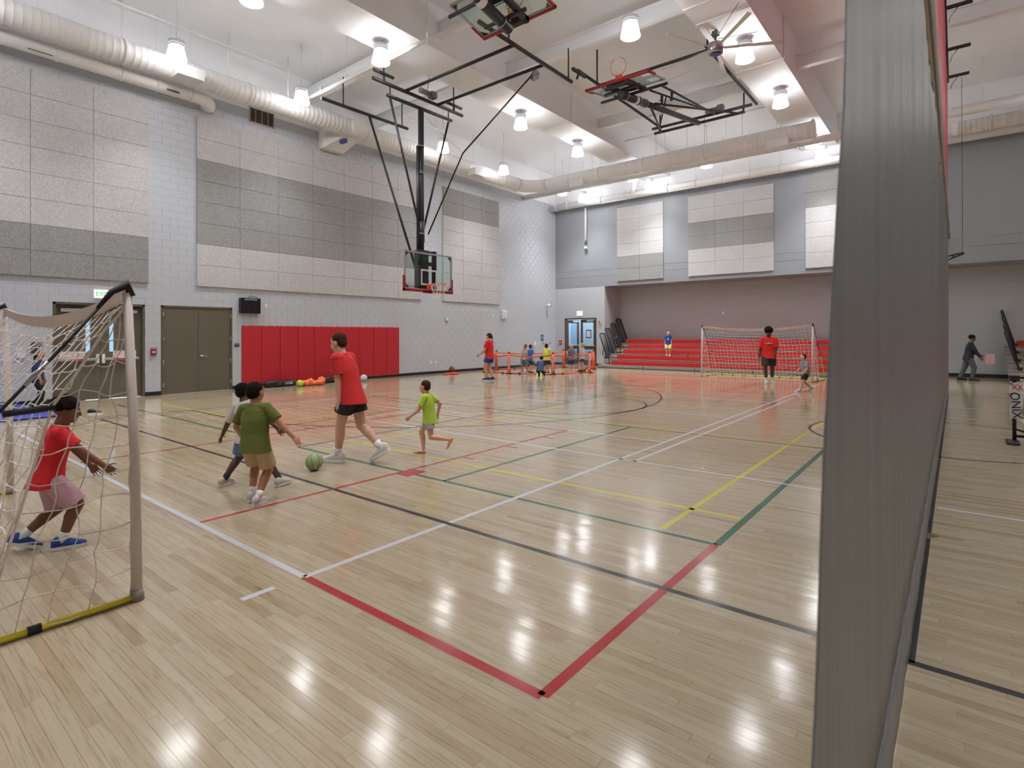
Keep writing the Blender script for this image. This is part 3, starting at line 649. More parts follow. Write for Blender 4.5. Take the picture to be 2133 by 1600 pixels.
ps = pipe_thing('sprinkler_pipe', 'thin white sprinkler branch ending near the far duct corner', [(-15.65, 13.0, 9.6), (-15.65, 20.6, 9.6)], 0.022, n=8)
for y in (14.5, 17.5, 20.5): ob('sprinkler_head', sub(MB().tube((-15.65, y, 9.6), (-15.65, y, 9.8), 0.016, n=6).lathe((-15.65, y, 9.8), [(0.012, 0), (0.04, 0.03), (0.0, 0.05)], 8), V((-15.65, 13, 9.6))), M_DUCT, ps)
pipe_thing('sprinkler_pipe', 'thin white sprinkler branch in the middle ceiling bay', [(-10.2, 12.0, 9.9), (-10.2, 20.6, 9.9)], 0.02, n=8)
pipe_thing('sprinkler_pipe', 'thin white cross pipe under the beam by the ceiling fan', [(-5.0, 20.2, 9.4), (-10.4, 20.2, 9.4)], 0.02, n=8)
# conduits under the box beams
for i, (x0, x1, y, lb) in enumerate(((-11.7, -10.5, 16.4, 'thin white conduit under the beam near the fourth lamp'), (-4.85, -3.62, 12.3, 'thin white conduit under the fan side beam, upper one'), (-4.85, -3.62, 16.2, 'thin white conduit under the fan side beam below the fan'), (-4.85, -3.62, 13.1, 'thin white conduit under the fan side beam next to the fan rod'))):
    o = V((x0, y, ZSOF)); t = thing('conduit', lb, 'conduit', o)
    ob('conduit_run', sub(MB().path([(x0, y, ZSOF - 0.02), (x1 + 0.01, y, ZSOF - 0.02), (x1 + 0.02, y, ZSOF + 0.02), (x1 + 0.02, y, ZDECK)], 0.016, 6), o), M_DUCT, t)
t = thing('far_side_duct', 'white duct above the wall beyond the divider curtain', 'duct', (-0.1, 24.3, 8.62))
P, R = spiral([(0, 0, 0), (7, 0, 0)], 0.23); ob('duct_run', MB().path(P, R, 24), M_DUCT, t); m = MB(); ring(m, (1.0, 0, 0), (1, 0, 0), 0.26, 0.05); ob('flange_ring', m, M_DUCT, t)
t = thing('far_side_pipe', 'white pipe above the duct beyond the divider curtain', 'pipe', (-0.1, 22.5, 8.7))
ob('pipe_run', MB().tube((0, 0, 0), (7, 0, 0), 0.115, n=18), M_DUCT, t)
for x in (0.75, 1.72): ob('hanger_rod', MB().tube((x, 0, 0.1), (x, 0, 1.5), 0.014, n=6), M_DUCT, t)
# return air grille
t = thing('return_grille', 'brown louvred air grille in the block wall under the duct', 'grille', (XL, 8.22, 8.22))
ob('grille_frame', MB().box(0, 0, 0, 0.03, 0.8, 0.03).box(0, 0, 0.45, 0.03, 0.8, 0.48).box(0, 0, 0, 0.03, 0.03, 0.48).box(0, 0.77, 0, 0.03, 0.8, 0.48), mat('grille_frame_paint', rgb(180, 172, 162), 0.5), t)
gm = mat('grille_brown', rgb(96, 88, 80), 0.6)
for i in range(3): ob('mullion', box(0.001, 0.2 * (i + 1) - 0.008, 0.03, 0.025, 0.2 * (i + 1) + 0.008, 0.45), MATS['grille_frame_paint'], t)
ls = MB().add([(0, 0.03, 0), (0.02, 0.03, 0.012), (0.02, 0.77, 0.012), (0, 0.77, 0), (0, 0.03, 0.006), (0.02, 0.03, 0.018), (0.02, 0.77, 0.018), (0, 0.77, 0.006)], [(0, 1, 2, 3), (7, 6, 5, 4), (0, 4, 5, 1), (1, 5, 6, 2), (2, 6, 7, 3), (3, 7, 4, 0)]).mesh('louvre'); ls.materials.append(gm)
for i in range(16): o = link('louvre', ls, t); o.location = (0.002, 0, 0.035 + i * 0.026)

# ------------------------------------------------------------------ pendant lamps
def make_lamp():
    t = thing('pendant_lamp', 'x', 'lamp', (0, 0, 0), 0, 'gym pendant lamps')
    ob('lamp_shade', MB().lathe((0, 0, 0), [(0.216, -0.163), (0.225, -0.16), (0.225, -0.15), (0.165, 0.13), (0.15, 0.15), (0.14, 0.145), (0.156, 0.125), (0.214, -0.15), (0.216, -0.163)], 28, cap=False), M_SHADE, t)
    ob('lamp_lens', MB().lathe((0, 0, 0.11), [(0.0, 0.0), (0.06, 0.002), (0.095, 0.010), (0.10, 0.025)], 24), M_LAMP, t)
    ob('shade_rim', MB().lathe((0, 0, -0.11), [(0.214, -0.006), (0.224, -0.006), (0.226, 0.0), (0.222, 0.006), (0.214, 0.006), (0.214, -0.006)], 28, cap=False), M_LRIM, t)
    ob('lamp_collar', MB().lathe((0, 0, 0.15), [(0.13, 0), (0.165, 0.01), (0.165, 0.03), (0.15, 0.04)], 24), M_LRIM, t)
    ob('lamp_housing', MB().lathe((0, 0, 0.19), [(0.15, 0), (0.18, 0.01), (0.18, 0.085), (0.16, 0.095), (0.05, 0.10), (0.05, 0.13)], 24), M_LRIM, t)
    return t
def rod(L):
    k = round(L, 2)
    if k not in RODS: me = MB().tube((0, 0, 0.31), (0, 0, k), 0.012, n=6).lathe((0, 0, k - 0.03), [(0.05, 0), (0.05, 0.03)], 10).mesh('lamp_stem'); me.materials.append(M_DUCT); RODS[k] = me
    return RODS[k]
RODS = {}
LZc = 8.65
LAMPS = [
 (-15.06, 5.48, 'lit pendant lamp in front of the duct above the exit door'), (-15.06, 8.84, 'lit pendant lamp by the duct above the storeroom door'),
 (-11.3, 5.52, 'lit pendant lamp cut off by the top edge of the picture'), (-11.3, 8.80, 'lit pendant lamp under the box beam above the basket hanger'),
 (-14.98, 14.54, 'lit pendant lamp seen behind the basket brace'), (-15.05, 18.18, 'lit pendant lamp over the duct near its corner elbow'),
 (-11.28, 14.52, 'lit pendant lamp under the box beam, nearer of the two by the basket'), (-11.31, 18.11, 'lit pendant lamp under the box beam, farther of the two by the basket'),
 (-5.84, 11.65, 'lit pendant lamp on a long stem in the middle bay'), (-4.12, 14.48, 'lit pendant lamp under the beam beside the ceiling fan'),
 (-4.12, 18.08, 'lit pendant lamp under the fan side beam, farther from the fan'),
 (-15.1, 22.75, 'lit pendant lamp half hidden behind the duct at its corner'), (-11.3, 22.75, 'lit pendant lamp half hidden behind the duct, second from the corner'),
 (-8.0, 22.75, 'lit pendant lamp half hidden behind the duct, third from the corner'), (-4.12, 22.75, 'lit pendant lamp below the open end of the far duct'),
 (-14.44, 23.6, 'lit pendant lamp by the far wall above the downpipe'), (-10.9, 23.6, 'lit pendant lamp by the far wall at the branch pipe'), (-3.95, 23.6, 'lit pendant lamp by the far wall next to the curtain')]
HID = [(-4.12, 5.5), (-4.12, 8.8), (-15.06, 1.6), (-11.3, 1.6), (-4.12, 1.6), (-11.3, -2.0), (-4.12, -2.0), (-15.06, -2.0),
       (3.72, -2.0), (3.72, 1.6), (3.72, 5.5), (3.72, 8.8), (3.72, 14.5), (3.72, 18.1), (3.72, 20.9), (10.9, 1.6), (10.9, 5.5), (10.9, 8.8), (10.9, 14.5), (10.9, 18.1), (10.9, 22.7), (14.6, 5.5), (14.6, 14.5), (14.6, 22.7), (7.3, 11.6)]
lamp0 = make_lamp(); first = True
for x, y, lb in LAMPS + [(x, y, 'lit pendant lamp out of the picture above the court') for x, y in HID]:
    o = lamp0 if first else dup(lamp0, (0, 0, 0)); first = False
    o.location = (x, y, 8.4 if y == 23.6 else LZc); o['label'] = lb
    top = ZSOF if any(a < x < b for a, b in BEAMS) else ZDECK
LROD = [o for o in SC.objects if o.name.startswith('pendant_lamp')]
for o in LROD:
    x = o.location.x; top = ZSOF if any(a < x < b for a, b in BEAMS) else ZDECK
    link('lamp_stem', rod(top - o.location.z), o)

# ------------------------------------------------------------------ ceiling fan
t = thing('ceiling_fan', 'large ceiling fan with a steel hub on a long rod', 'fan', (-4.55, 13.6, 8.57))
ob('hub', MB().lathe((0, 0, -0.12), [(0.0, 0), (0.16, 0.0), (0.185, 0.02), (0.185, 0.22), (0.17, 0.24), (0.05, 0.25)], 28), M_STEEL, t)
em = ob('hub_badge', MB().lathe((0, 0, -0.124), [(0.0, 0), (0.14, 0.0), (0.14, 0.006)], 28), mat('blue_badge', rgb(60, 64, 128), 0.4), t)
ob('badge_mark', MB().prism([(-0.06, -0.04), (0.0, 0.06), (0.06, -0.04), (0.04, -0.04), (0.0, 0.03), (-0.04, -0.04)], 'z', -0.126, -0.1235), mat('badge_pale', rgb(120, 122, 170), 0.4), t)
ob('down_rod', MB().tube((0, 0, 0.12), (0, 0, 1.63), 0.025, n=10).box(-0.07, -0.07, 0.32, 0.07, 0.07, 0.42), mat('grey_steel', rgb(110, 110, 112), 0.4, 0.6), t)
bl_ = MB()
for sg in (0,):
    bl_.add([(0.18, -0.03, 0.02), (0.18, 0.03, 0.0), (1.5, 0.05, 0.0), (1.5, -0.05, 0.025), (0.18, -0.03, 0.028), (0.18, 0.03, 0.008), (1.5, 0.05, 0.008), (1.5, -0.05, 0.033)], [(0, 1, 2, 3), (7, 6, 5, 4), (0, 4, 5, 1), (1, 5, 6, 2), (2, 6, 7, 3), (3, 7, 4, 0)])
bme = bl_.mesh('blade'); bme.materials.append(mat('pale_blade', rgb(206, 202, 196), 0.4, 0.3))
for k in range(5): o = link('blade', bme, t); o.rotation_euler = (0, 0, radians(28 + 72 * k))
for k in range(4): a = radians(45 + 90 * k); ob('guy_wire', MB().tube((0.05 * cos(a), 0.05 * sin(a), 0.25), (1.1 * cos(a), 1.1 * sin(a), 1.6 if abs(-4.55 + 1.1 * cos(a) + 4.25) > 0.62 else 0.48), 0.006, n=5), M_BLK, t)

# ------------------------------------------------------------------ basketball units
def backboard(t, W=1.83, Hh=1.07, pre=None):
    # local: board in XZ plane (x across, z up from board bottom), front towards +y ; parented to empty part
    fr = MB(); w = W / 2; b = 0.045
    fr.box(-w, -0.02, 0, -w + b, 0.02, Hh).box(w - b, -0.02, 0, w, 0.02, Hh).box(-w + b, -0.02, 0, w - b, 0.02, b).box(-w + b, -0.02, Hh - b, w - b, 0.02, Hh)
    parts = [('board_frame', fr, M_ALU)]
    parts.append(('board_glass', box(-w + b, -0.006, b, w - b, 0.006, Hh - b), M_BOARD))
    tg = MB(); a, c, d = 0.305, 0.05, 0.45; z0 = 0.15
    tg.box(-a, 0.0065, z0, -a + c, 0.008, z0 + d).box(a - c, 0.0065, z0, a, 0.008, z0 + d).box(-a + c, 0.0065, z0, a - c, 0.008, z0 + c).box(-a + c, 0.0065, z0 + d - c, a - c, 0.008, z0 + d)
    parts.append(('target_square', tg, mat('white_target', rgb(226, 226, 226), 0.5)))
    for sx_ in (-1, 1):
        for z, sz in ((b, 1), (Hh - b, -1)):
            x = sx_ * (w - b); parts.append(('corner_gusset', MB().prism([(x, z), (x - sx_ * 0.13, z), (x, z + sz * 0.13)], 'y', 0.007, 0.012), M_BLK))
    pd = MB(); e = 0.028
    pd.bbox(-w - e, -0.035, -0.05, w + e, 0.035, 0.03, 0.012).bbox(-w - e, -0.035, -0.05, -w + 0.03, 0.035, 0.38, 0.012).bbox(w - 0.03, -0.035, -0.05, w + e, 0.035, 0.38, 0.012).bbox(-0.22, -0.035, -0.075, 0.22, 0.035, 0.0, 0.012)
    parts.append(('board_pad', pd, M_PADR))
    rimz = 0.16; cy = 0.02 + 0.152 + 0.2286; R = 0.2286
    rm = MB(); rm.path([(R * cos(2 * pi * i / 32), cy + R * sin(2 * pi * i / 32), rimz) for i in range(32)], 0.009, 8, closed=True)
    rm.bbox(-0.11, 0.02, rimz - 0.11, 0.11, 0.05, rimz + 0.02, 0.006).add([(-0.09, 0.05, rimz + 0.008), (0.09, 0.05, rimz + 0.008), (0.09, cy - R + 0.03, rimz + 0.008), (-0.09, cy - R + 0.03, rimz + 0.008), (-0.09, 0.05, rimz - 0.05), (0.09, 0.05, rimz - 0.05), (0.09, cy - R + 0.03, rimz - 0.006), (-0.09, cy - R + 0.03, rimz - 0.006)], [(0, 1, 2, 3), (7, 6, 5, 4), (0, 4, 5, 1), (1, 5, 6, 2), (2, 6, 7, 3), (3, 7, 4, 0)])
    parts.append(('rim', rm, M_ORANGE))
    nt = MB()
    for i in range(12):
        for d in (1, -1):
            pts = []
            for k in range(9):
                s = k / 8; a = 2 * pi * i / 12 + d * s * 2.2 * 2 * pi / 12 * 1.0; rr = R * (1 - 0.42 * s ** 0.8); pts.append((rr * cos(a), cy + rr * sin(a), rimz - 0.01 - 0.42 * s))
            nt.path(pts, 0.0045, 4, False)
    parts.append(('hoop_net', nt, M_NETW))
    bk = MB(); bk.box(-0.16, -0.13, -0.01, -0.06, -0.02, Hh + 0.06).box(0.2, -0.10, -0.01, 0.3, -0.02, Hh + 0.02) if False else bk.box(-0.32, -0.12, 0.0, -0.22, -0.021, Hh + 0.08).box(0.22, -0.12, 0.0, 0.32, -0.021, Hh + 0.08).box(-0.32, -0.12, 0.72, 0.32, -0.021, 0.82).box(-0.32, -0.12, 0.02, 0.32, -0.021, 0.12)
    parts.append(('mounting_rack', bk, M_BLK))
    ltr = ('lettering', None, None)
    return parts
def put_parts(t, parts, mx):
    out = []
    for nm, mb, mm in parts: o = ob(nm, mb, mm, t); o.matrix_local = mx; out.append(o)
    return out
# --- lowered unit over the side court
BXf, BY, BZ = -11.74, 10.82, 2.885
t = thing('basketball_hoop', 'lowered ceiling hung basketball hoop with black braced mast', 'basketball hoop', (0, 0, 0))
mx = Matrix.Translation((BXf, BY, BZ)) @ Matrix.Rotation(-pi / 2, 4, 'Z')
put_parts(t, backboard(t), mx)
text('lettering', 'SPALDING', 0.085, (BXf + 0.012, BY - 0.60, BZ + 0.085), (0, 1, 0), (0, 0, 1), M_BLKR, t)
mxx = -12.08
ob('mast', MB().tube((mxx, 10.84, 3.0), (mxx, 10.84, 8.18), 0.085, n=18).tube((mxx, 10.84, 4.3), (mxx, 10.84, 4.9), 0.1, n=18), M_BLK, t)
ob('mast_rail', MB().tube((mxx + 0.02, 10.70, 3.9), (mxx + 0.02, 10.70, 7.05), 0.045, n=10), M_BLK, t)
for z in (4.55, 6.3, 7.08): m = MB(); ring(m, (mxx, 10.82, z), (0, 0, 1), 0.108, 0.03); ob('mast_clamp', m, M_STEEL, t)
ob('mast_plate', MB().box(mxx - 0.02, 10.5, 2.9, BXf - 0.1, 11.12, 4.0), mat('dark_plum_steel', rgb(62, 54, 60), 0.5), t) if False else ob('mast_plate', MB().box(mxx - 0.05, 10.62, 2.95, BXf - 0.12, 10.92, 4.05).box(mxx - 0.02, 10.9, 3.95, BXf - 0.1, 11.2, 4.03), mat('dark_plum_steel', rgb(62, 54, 60), 0.5), t)
def pipe(nm, a, b, r=0.045, m=M_BLK, n=10): return ob(nm, MB().tube(a, b, r, n=n), m, t)
pipe('hanger_pipe', (mxx, 9.62, 8.17), (mxx, 12.08, 8.2), 0.05)
pipe('upper_pipe', (mxx, 9.15, 8.47), (mxx, 12.56, 8.5), 0.05)
for y in (9.72, 11.95): pipe('hanger_link', (mxx, y, 8.2), (mxx, y, 8.47), 0.018)
for y0, y1 in ((9.2, 9.85), (11.86, 12.54)):
    pipe('beam_stub', (mxx - 0.02, y0, 8.72), (mxx - 0.02, y1, 8.72), 0.045); pipe('stub_link', (mxx - 0.01, (y0 + y1) / 2, 8.48), (mxx - 0.01, (y0 + y1) / 2, 8.72), 0.03); pipe('beam_drop', (mxx - 0.02, (y0 + y1) / 2, 8.72), (mxx - 0.02, (y0 + y1) / 2, 9.36 if y0 < 10 else 9.36), 0.02)
pipe('rear_pipe', (-14.33, 9.03, 8.5), (-14.25, 12.2, 8.5), 0.05); pipe('front_pipe', (-8.15, 9.0, 8.5), (-8.15, 12.75, 8.5), 0.05)
for y in (9.75, 12.0): pipe('beam_drop', (-14.3, y, 8.5), (-14.3, y, 9.36), 0.02)
for y in (10.05, 12.6): pipe('beam_drop', (-8.15, y, 8.5), (-8.15, y, 9.36), 0.02)
pipe('beam_stub', (-7.85, 12.35, 8.62), (-7.85, 12.95, 8.62), 0.05); pipe('stub_link', (-7.95, 12.7, 8.5), (-7.85, 12.65, 8.62), 0.03)
for y in (10.26, 11.49): pipe('spreader_pipe', (mxx, y, 8.5), (-8.15, y, 8.5), 0.042)
pipe('side_brace', (mxx, 9.72, 8.12), (mxx + 0.01, 10.78, 4.68), 0.032); pipe('side_brace', (mxx, 11.95, 8.12), (mxx + 0.01, 10.92, 4.68), 0.032)
pipe('rear_brace', (-14.29, 10.69, 8.45), (mxx - 0.06, 10.72, 3.45), 0.036)
ob('fold_brace', MB().path([(-8.6, 11.55, 8.38), (-11.35, 11.82, 6.98), (mxx + 0.12, 11.0, 4.55)], 0.022, 8), M_BLKR, t)
ob('hoist_cable', MB().tube((-8.4, 11.5, 8.4), (-11.3, 11.8, 7.05), 0.005, n=4).tube((-11.35, 11.8, 7.0), (-13.5, 11.9, 8.9), 0.005, n=4), M_STEEL, t)
ob('pulley', MB().lathe((-8.55, 11.62, 8.38), [(0.0, -0.02), (0.14, -0.02), (0.14, 0.02), (0.0, 0.02)], 20, Matrix.Rotation(pi / 2, 3, 'X')), M_STEEL, t)
ob('hoist_motor', MB().tube((mxx + 0.1, 10.72, 8.66), (mxx + 0.1, 11.12, 8.66), 0.075, n=14).box(mxx, 11.1, 8.57, mxx + 0.2, 11.3, 8.74), mat('motor_grey', rgb(128, 126, 122), 0.35, 0.5), t)
ob('motor_wire', MB().path([(mxx + 0.1, 11.0, 8.74), (mxx + 0.12, 11.06, 9.1), (mxx + 0.05, 10.98, 9.4), (mxx + 0.05, 11.0, ZDECK if not (-11.74 < mxx < -10.51) else ZSOF)], 0.008, 5), M_BLK, t)
# --- two folded units over the main court
def folded(label, yp, d, drop):
    # pivot at y = yp, mast folded along d (+1/-1 in y), board front facing up
    global t
    cx, zp = -7.0, 8.98
    t = thing('basketball_hoop', label, 'basketball hoop', (0, 0, 0))
    L = 5.98; ang = math.atan2(drop, 5.9); a = V((cx, yp, zp)); dirv = V((0, d * cos(ang), -sin(ang))); nup = V((0, d * sin(ang), cos(ang)))
    end = a + dirv * L
    pt = lambda s, x=0.0, h=0.0: a + dirv * s + V((x, 0, 0)) + nup * h
    pipe('mast', pt(0.0), pt(L - 0.25), 0.085, n=16); pipe('mast_sleeve', pt(L - 1.75), pt(L - 0.2), 0.11, n=16)
    for s in (L - 1.7, L - 1.25, L - 0.45): m = MB(); ring(m, pt(s), dirv, 0.122, 0.025); ob('mast_clamp', m, M_STEEL, t)
    # board: across x, its 'up' = -dirv, front = nup
    zax = -dirv; yax = nup; xax = yax.cross(zax)
    p = pt(L, 0, 0.30)
    mx = Matrix(((xax.x, yax.x, zax.x, p.x), (xax.y, yax.y, zax.y, p.y), (xax.z, yax.z, zax.z, p.z), (0, 0, 0, 1)))
    put_parts(t, backboard(t), mx)
    pipe('board_crossbar', pt(L - 0.95, -1.0, 0.15), pt(L - 0.95, 1.0, 0.15), 0.04); pipe('board_crossbar', pt(L - 0.35, -0.55, 0.15), pt(L - 0.35, 0.5, 0.15), 0.04)
    pipe('hanger_pipe', (cx - 1.62, yp, zp), (cx + 1.55, yp, zp), 0.05); pipe('upper_pipe', (cx - 1.75, yp - d * 0.1, zp + 0.22), (cx + 1.75, yp - d * 0.1, zp + 0.22), 0.05)
    for x in (cx - 1.45, cx + 1.5): pipe('hanger_link', (x, yp, zp), (x, yp - d * 0.1, zp + 0.22), 0.03); pipe('beam_drop', (x, yp - d * 0.1, zp + 0.2), (x, yp - d * 0.1, ZDECK), 0.025)
    for x in (-1.42, 1.9): pipe('spreader_pipe', (cx + x, yp - d * 0.1, zp + 0.2), (cx + x, yp + d * (5.6 if x < 0 else 4.6), zp + 0.2), 0.045); pipe('beam_drop', (cx + x, yp + d * 4.5, zp + 0.2), (cx + x, yp + d * 4.5, ZDECK), 0.025)
    pipe('cross_pipe', (cx - 1.42, yp + d * 4.35, zp + 0.2), (cx + 1.9, yp + d * 4.35, zp + 0.2), 0.045)
    pipe('side_brace', (cx - 1.35, yp, zp), pt(L - 2.2, -0.08, 0.05), 0.032); pipe('side_brace', (cx + 1.35, yp, zp), pt(L - 2.2, 0.08, 0.05), 0.032)
    pipe('front_brace', (cx + 0.55, yp - d * 0.1, zp + 0.2), pt(L - 1.1, 0.75, 0.2), 0.03); pipe('front_brace', (cx + 0.4, yp + d * 0.5, zp + 0.22), pt(L - 1.3, 0.35, 0.2), 0.028)
    ob('hoist_motor', MB().tube((cx + 0.35, yp + d * 0.25, zp + 0.22), (cx + 0.8, yp + d * 0.25, zp + 0.22), 0.08, n=14).box(cx + 0.75, yp + d * 0.25 - 0.1, zp + 0.14, cx + 0.95, yp + d * 0.25 + 0.1, zp + 0.32), MATS['motor_grey'], t)
    pipe('knee_brace', pt(1.2, 0, 0.0), (cx - 0.9, yp + d * 0.9, zp + 0.5), 0.028); pipe('knee_brace', (cx - 1.3, yp + d * 0.3, zp + 0.05), (cx - 0.7, yp + d * 1.1, zp + 0.75), 0.028)
    for x in (-0.9, -0.55): pipe('clamp_stub', (cx + x, yp + d * 1.0, zp + 0.62), (cx + x + 0.12, yp + d * 1.25, zp + 0.78), 0.05)
    ob('warning_label', MB().tube(pt(L - 1.15), pt(L - 1.0), 0.1115, n=16), M_WPL, t)
    ob('hoist_cable', MB().tube(pt(L - 1.0, 0.2, 0.1), (cx + 0.5, yp + d * 1.5, ZDECK), 0.006, n=4), M_STEEL, t)
    return t
folded('basketball hoop folded flat under the ceiling beside the fan', 19.1, -1, 0.95)
tt = folded('basketball hoop folded flat at the top edge above the lowered hoop', 3.0, 1, 1.26)

# ------------------------------------------------------------------ divider curtain
t = thing('divider_curtain', 'tall grey vinyl divider curtain with a red upper half', 'curtain', (-0.2, 0, 0))
random.seed(3)
def cx_(y, z):
    s = 0.022 * sin(y * 9.3 + 0.6 * sin(y * 2.1)) + 0.013 * sin(y * 23.0 + 1.3) + 0.009 * sin(y * 41.0) + 0.02 * sin(y * 1.7)
    near = max(0.0, 1 - (y - 0.8) / 3.5)
    return s * (0.15 + 0.85 * min(1, z / 2.2)) * (1 - 0.6 * near) * 0.38
def sheet(z0, z1, nz, y1, ny, off=0.0):
    m = MB(); vs = []
    for i in range(ny + 1):
        u = (i / ny) ** 1.6
        for k in range(nz + 1):
            z = z0 + (z1 - z0) * k / nz; y0 = 0.845 + 0.262 * z
            y = y0 + (y1 - y0) * u; vs.append((cx_(y, z) + off, y, z))
    m.add(vs, [(i * (nz + 1) + k, i * (nz + 1) + k + 1, (i + 1) * (nz + 1) + k + 1, (i + 1) * (nz + 1) + k) for i in range(ny) for k in range(nz)], True); return m
def curtain_part(nm, mb, mm, th=0.004):
    o = ob(nm, mb, mm, t); md = o.modifiers.new('thickness', 'SOLIDIFY'); md.thickness = th; md.offset = 0; return o
curtain_part('vinyl_sheet', sheet(0.30, 4.33, 22, 20.2, 700), M_CURT)
curtain_part('bottom_hem', sheet(0.02, 0.31, 3, 20.2, 700, 0.003), M_HEM, 0.008)
curtain_part('mesh_sheet', sheet(4.36, 8.85, 14, 20.2, 500), M_CURTR)
ob('batten_tube', MB().tube((0.045, 1.95, 4.345), (0.045, 20.2, 4.345), 0.028, n=12), M_ALU, t)
ob('batten_pocket', MB().tube((-0.02, 1.95, 4.345), (-0.02, 20.2, 4.345), 0.05, n=10), mat('tan_webbing', rgb(186, 172, 150), 0.7), t)
ob('head_track', MB().box(-0.05, 1.0, 8.84, 0.05, 20.3, 8.92), M_BLK, t)
for y in (3.0, 5.4, 8.0, 10.6, 13.2, 15.87, 18.23, 20.2):
    ob('track_bracket', MB().box(-0.45, y - 0.03, 8.93, 0.5, y + 0.03, 9.0).box(-0.03, y - 0.02, 8.9, 0.03, y + 0.02, 8.94), M_BLK, t)
    ob('track_chain', MB().path([(0.25, y, 8.93), (0.12, y, 8.75), (0.08, y, 8.62)], 0.012, 6), M_STEEL, t)
    ob('track_drop', MB().tube((0.0, y, 9.0), (0.0, y, ZDECK), 0.012, n=6), M_BLK, t)
br = MB(); br.tube((0.0, 20.25, 3.74), (0.36, 20.25, 3.88), 0.022, n=8).tube((0.0, 20.25, 3.84), (0.36, 20.25, 3.92), 0.022, n=8).tube((0.12, 20.25, 3.79), (0.12, 20.25, 3.87), 0.015, n=6).tube((0.24, 20.25, 3.84), (0.24, 20.25, 3.9), 0.015, n=6)
ob('end_bracket', br, M_BLK, t); ob('lift_wire', MB().tube((0.33, 20.25, 3.9), (0.33, 20.25, 8.9), 0.006, n=5), M_BLK, t)
# ------------------------------------------------------------------ bleachers
M_DECK = mat('grey_bleacher_deck', rgb(150, 146, 140), 0.5)
M_SKIRT = mat('tan_grey_skirt', rgb(158, 152, 142), 0.45)
M_SEAT = mat('red_seat_plastic', rgb(196, 44, 44), 0.4, var=0.05)
SM = MB()
prof = [(0.0, 0.01), (0.012, 0.0), (0.26, 0.0), (0.26, 0.15), (0.20, 0.192), (0.08, 0.196), (0.03, 0.206), (0.006, 0.198), (0.0, 0.18)]
SM.prism([(p[0], p[1]) for p in prof], 'x', 0.004, 0.453)
SMM = SM.mesh('seat_module'); SMM.materials.append(M_SEAT)
LBL = mat('yellow_sticker', rgb(210, 190, 60), 0.5)
def bleacher(label, x0, x1, starts, mir):
    t = thing('bleacher', label, 'bleacher', (0, 0, 0), 0, 'telescopic bleachers')
    for k in range(5):
        yk = 23.62 + 0.58 * k; zd = 0.15 + 0.254 * k
        tier = ob('seating_tier', MB().box(x0, yk, zd - 0.03, x1, yk + 0.62, zd).box(x0, yk, max(0.02, zd - 0.19), x1, yk + 0.02, zd - 0.03), M_DECK if k else M_SKIRT, t)
        ob('tier_gap', box(x0, yk - 0.004, zd - 0.045, x1, yk - 0.001, zd - 0.03), M_BLKR, t)
        s0 = starts[k]
        n = int((x1 - s0) / 0.457) if not mir else int((x1 - s0) / 0.457)
        for i in range(n):
            o = link('seat_module', SMM, tier); o.location = (s0 + i * 0.457, yk + 0.13, zd)
        xs = (x0 + 0.25, x0 + 0.75) if k else [x0 + 0.35 + 2.9 * q for q in range(int((x1 - x0) / 2.9))]
        for xx in xs: ob('warning_sticker', MB().box(xx, yk - 0.003, zd - 0.12, xx + 0.22, yk - 0.001, zd - 0.09), LBL, tier)
    sk = MB().box(x0, 23.605, 0.03, x1, 23.62, 0.12)
    ob('front_skirt', sk, M_SKIRT, t); ob('floor_rail', box(x0, 23.59, 0.0, x1, 23.63, 0.03), M_BLKR, t)
    for q in range(1, int((x1 - x0) / 2.4)): ob('skirt_joint', box(x0 + 2.4 * q - 0.015, 23.6, 0.03, x0 + 2.4 * q + 0.015, 23.604, 0.14), M_BLKR, t)
    bx0, bx1 = (x0 + 0.15, x0 - 0.30) if not mir else (x0 + 0.28, x0 - 0.06)
    for k in range(1, 5):
        y0 = 23.72 + 0.58 * k; y1 = y0 + 0.52; z0 = 0.15 + 0.254 * k; z1 = z0 + 1.26
        P = lambda y, s: V((bx0 + (bx1 - bx0) * s, y, z0 + (z1 - z0) * s))
        rl = ob('guard_rail', MB().path([P(y0, 0.0), P(y0, 0.94), P(y0 + 0.06, 1.0), P(y1 - 0.06, 1.0), P(y1, 0.94), P(y1, 0.0)], 0.026, 8).tube(P(y0, 0.12), P(y1, 0.12), 0.02, n=8), M_BLK, t)
        for q in range(1, 7): yy = y0 + (y1 - y0) * q / 7; ob('baluster', MB().tube(P(yy, 0.12), P(yy, 0.99), 0.009, n=6), M_BLK, rl)
        ob('rail_foot', MB().box(bx0 - 0.06, y0 - 0.05, z0, bx0 + 0.06, y0 + 0.05, z0 + 0.1), M_BLKR, rl)
    if not mir:
        for k in (0, 2):
            y = 23.8 + 0.58 * k; z = 0.15 + 0.254 * k
            ob('aisle_rail', MB().path([(x0 + 0.55, y, z), (x0 + 0.5, y, z + 0.55), (x0 + 0.42, y + 0.1, z + 0.86), (x0 + 0.30, y - 0.1, z + 0.8), (x0 + 0.26, y - 0.14, z + 0.5), (x0 + 0.34, y - 0.1, z + 0.36), (x0 + 0.5, y - 0.02, z + 0.5)], 0.022, 8), M_BLK, t)
    else:
        for k in (1, 2):
            y = 23.3 + 0.58 * k + 0.55; z = 0.15 + 0.254 * k
            ob('aisle_rail', MB().tube((x0 + 0.55 + 0.25 * (2 - k) , y, z), (x0 + 0.55 + 0.25 * (2 - k), y, z + 0.85), 0.03, n=8).bbox(x0 + 0.53 + 0.25 * (2 - k), y - 0.03, z + 0.45, x0 + 0.66 + 0.25 * (2 - k), y + 0.03, z + 0.95, 0.02), M_BLK, t)
    return t
bleacher('five row red bleacher bank behind the far soccer goal', -13.65, -1.7, [-12.99, -12.98, -12.95, -12.93, -13.4], False)
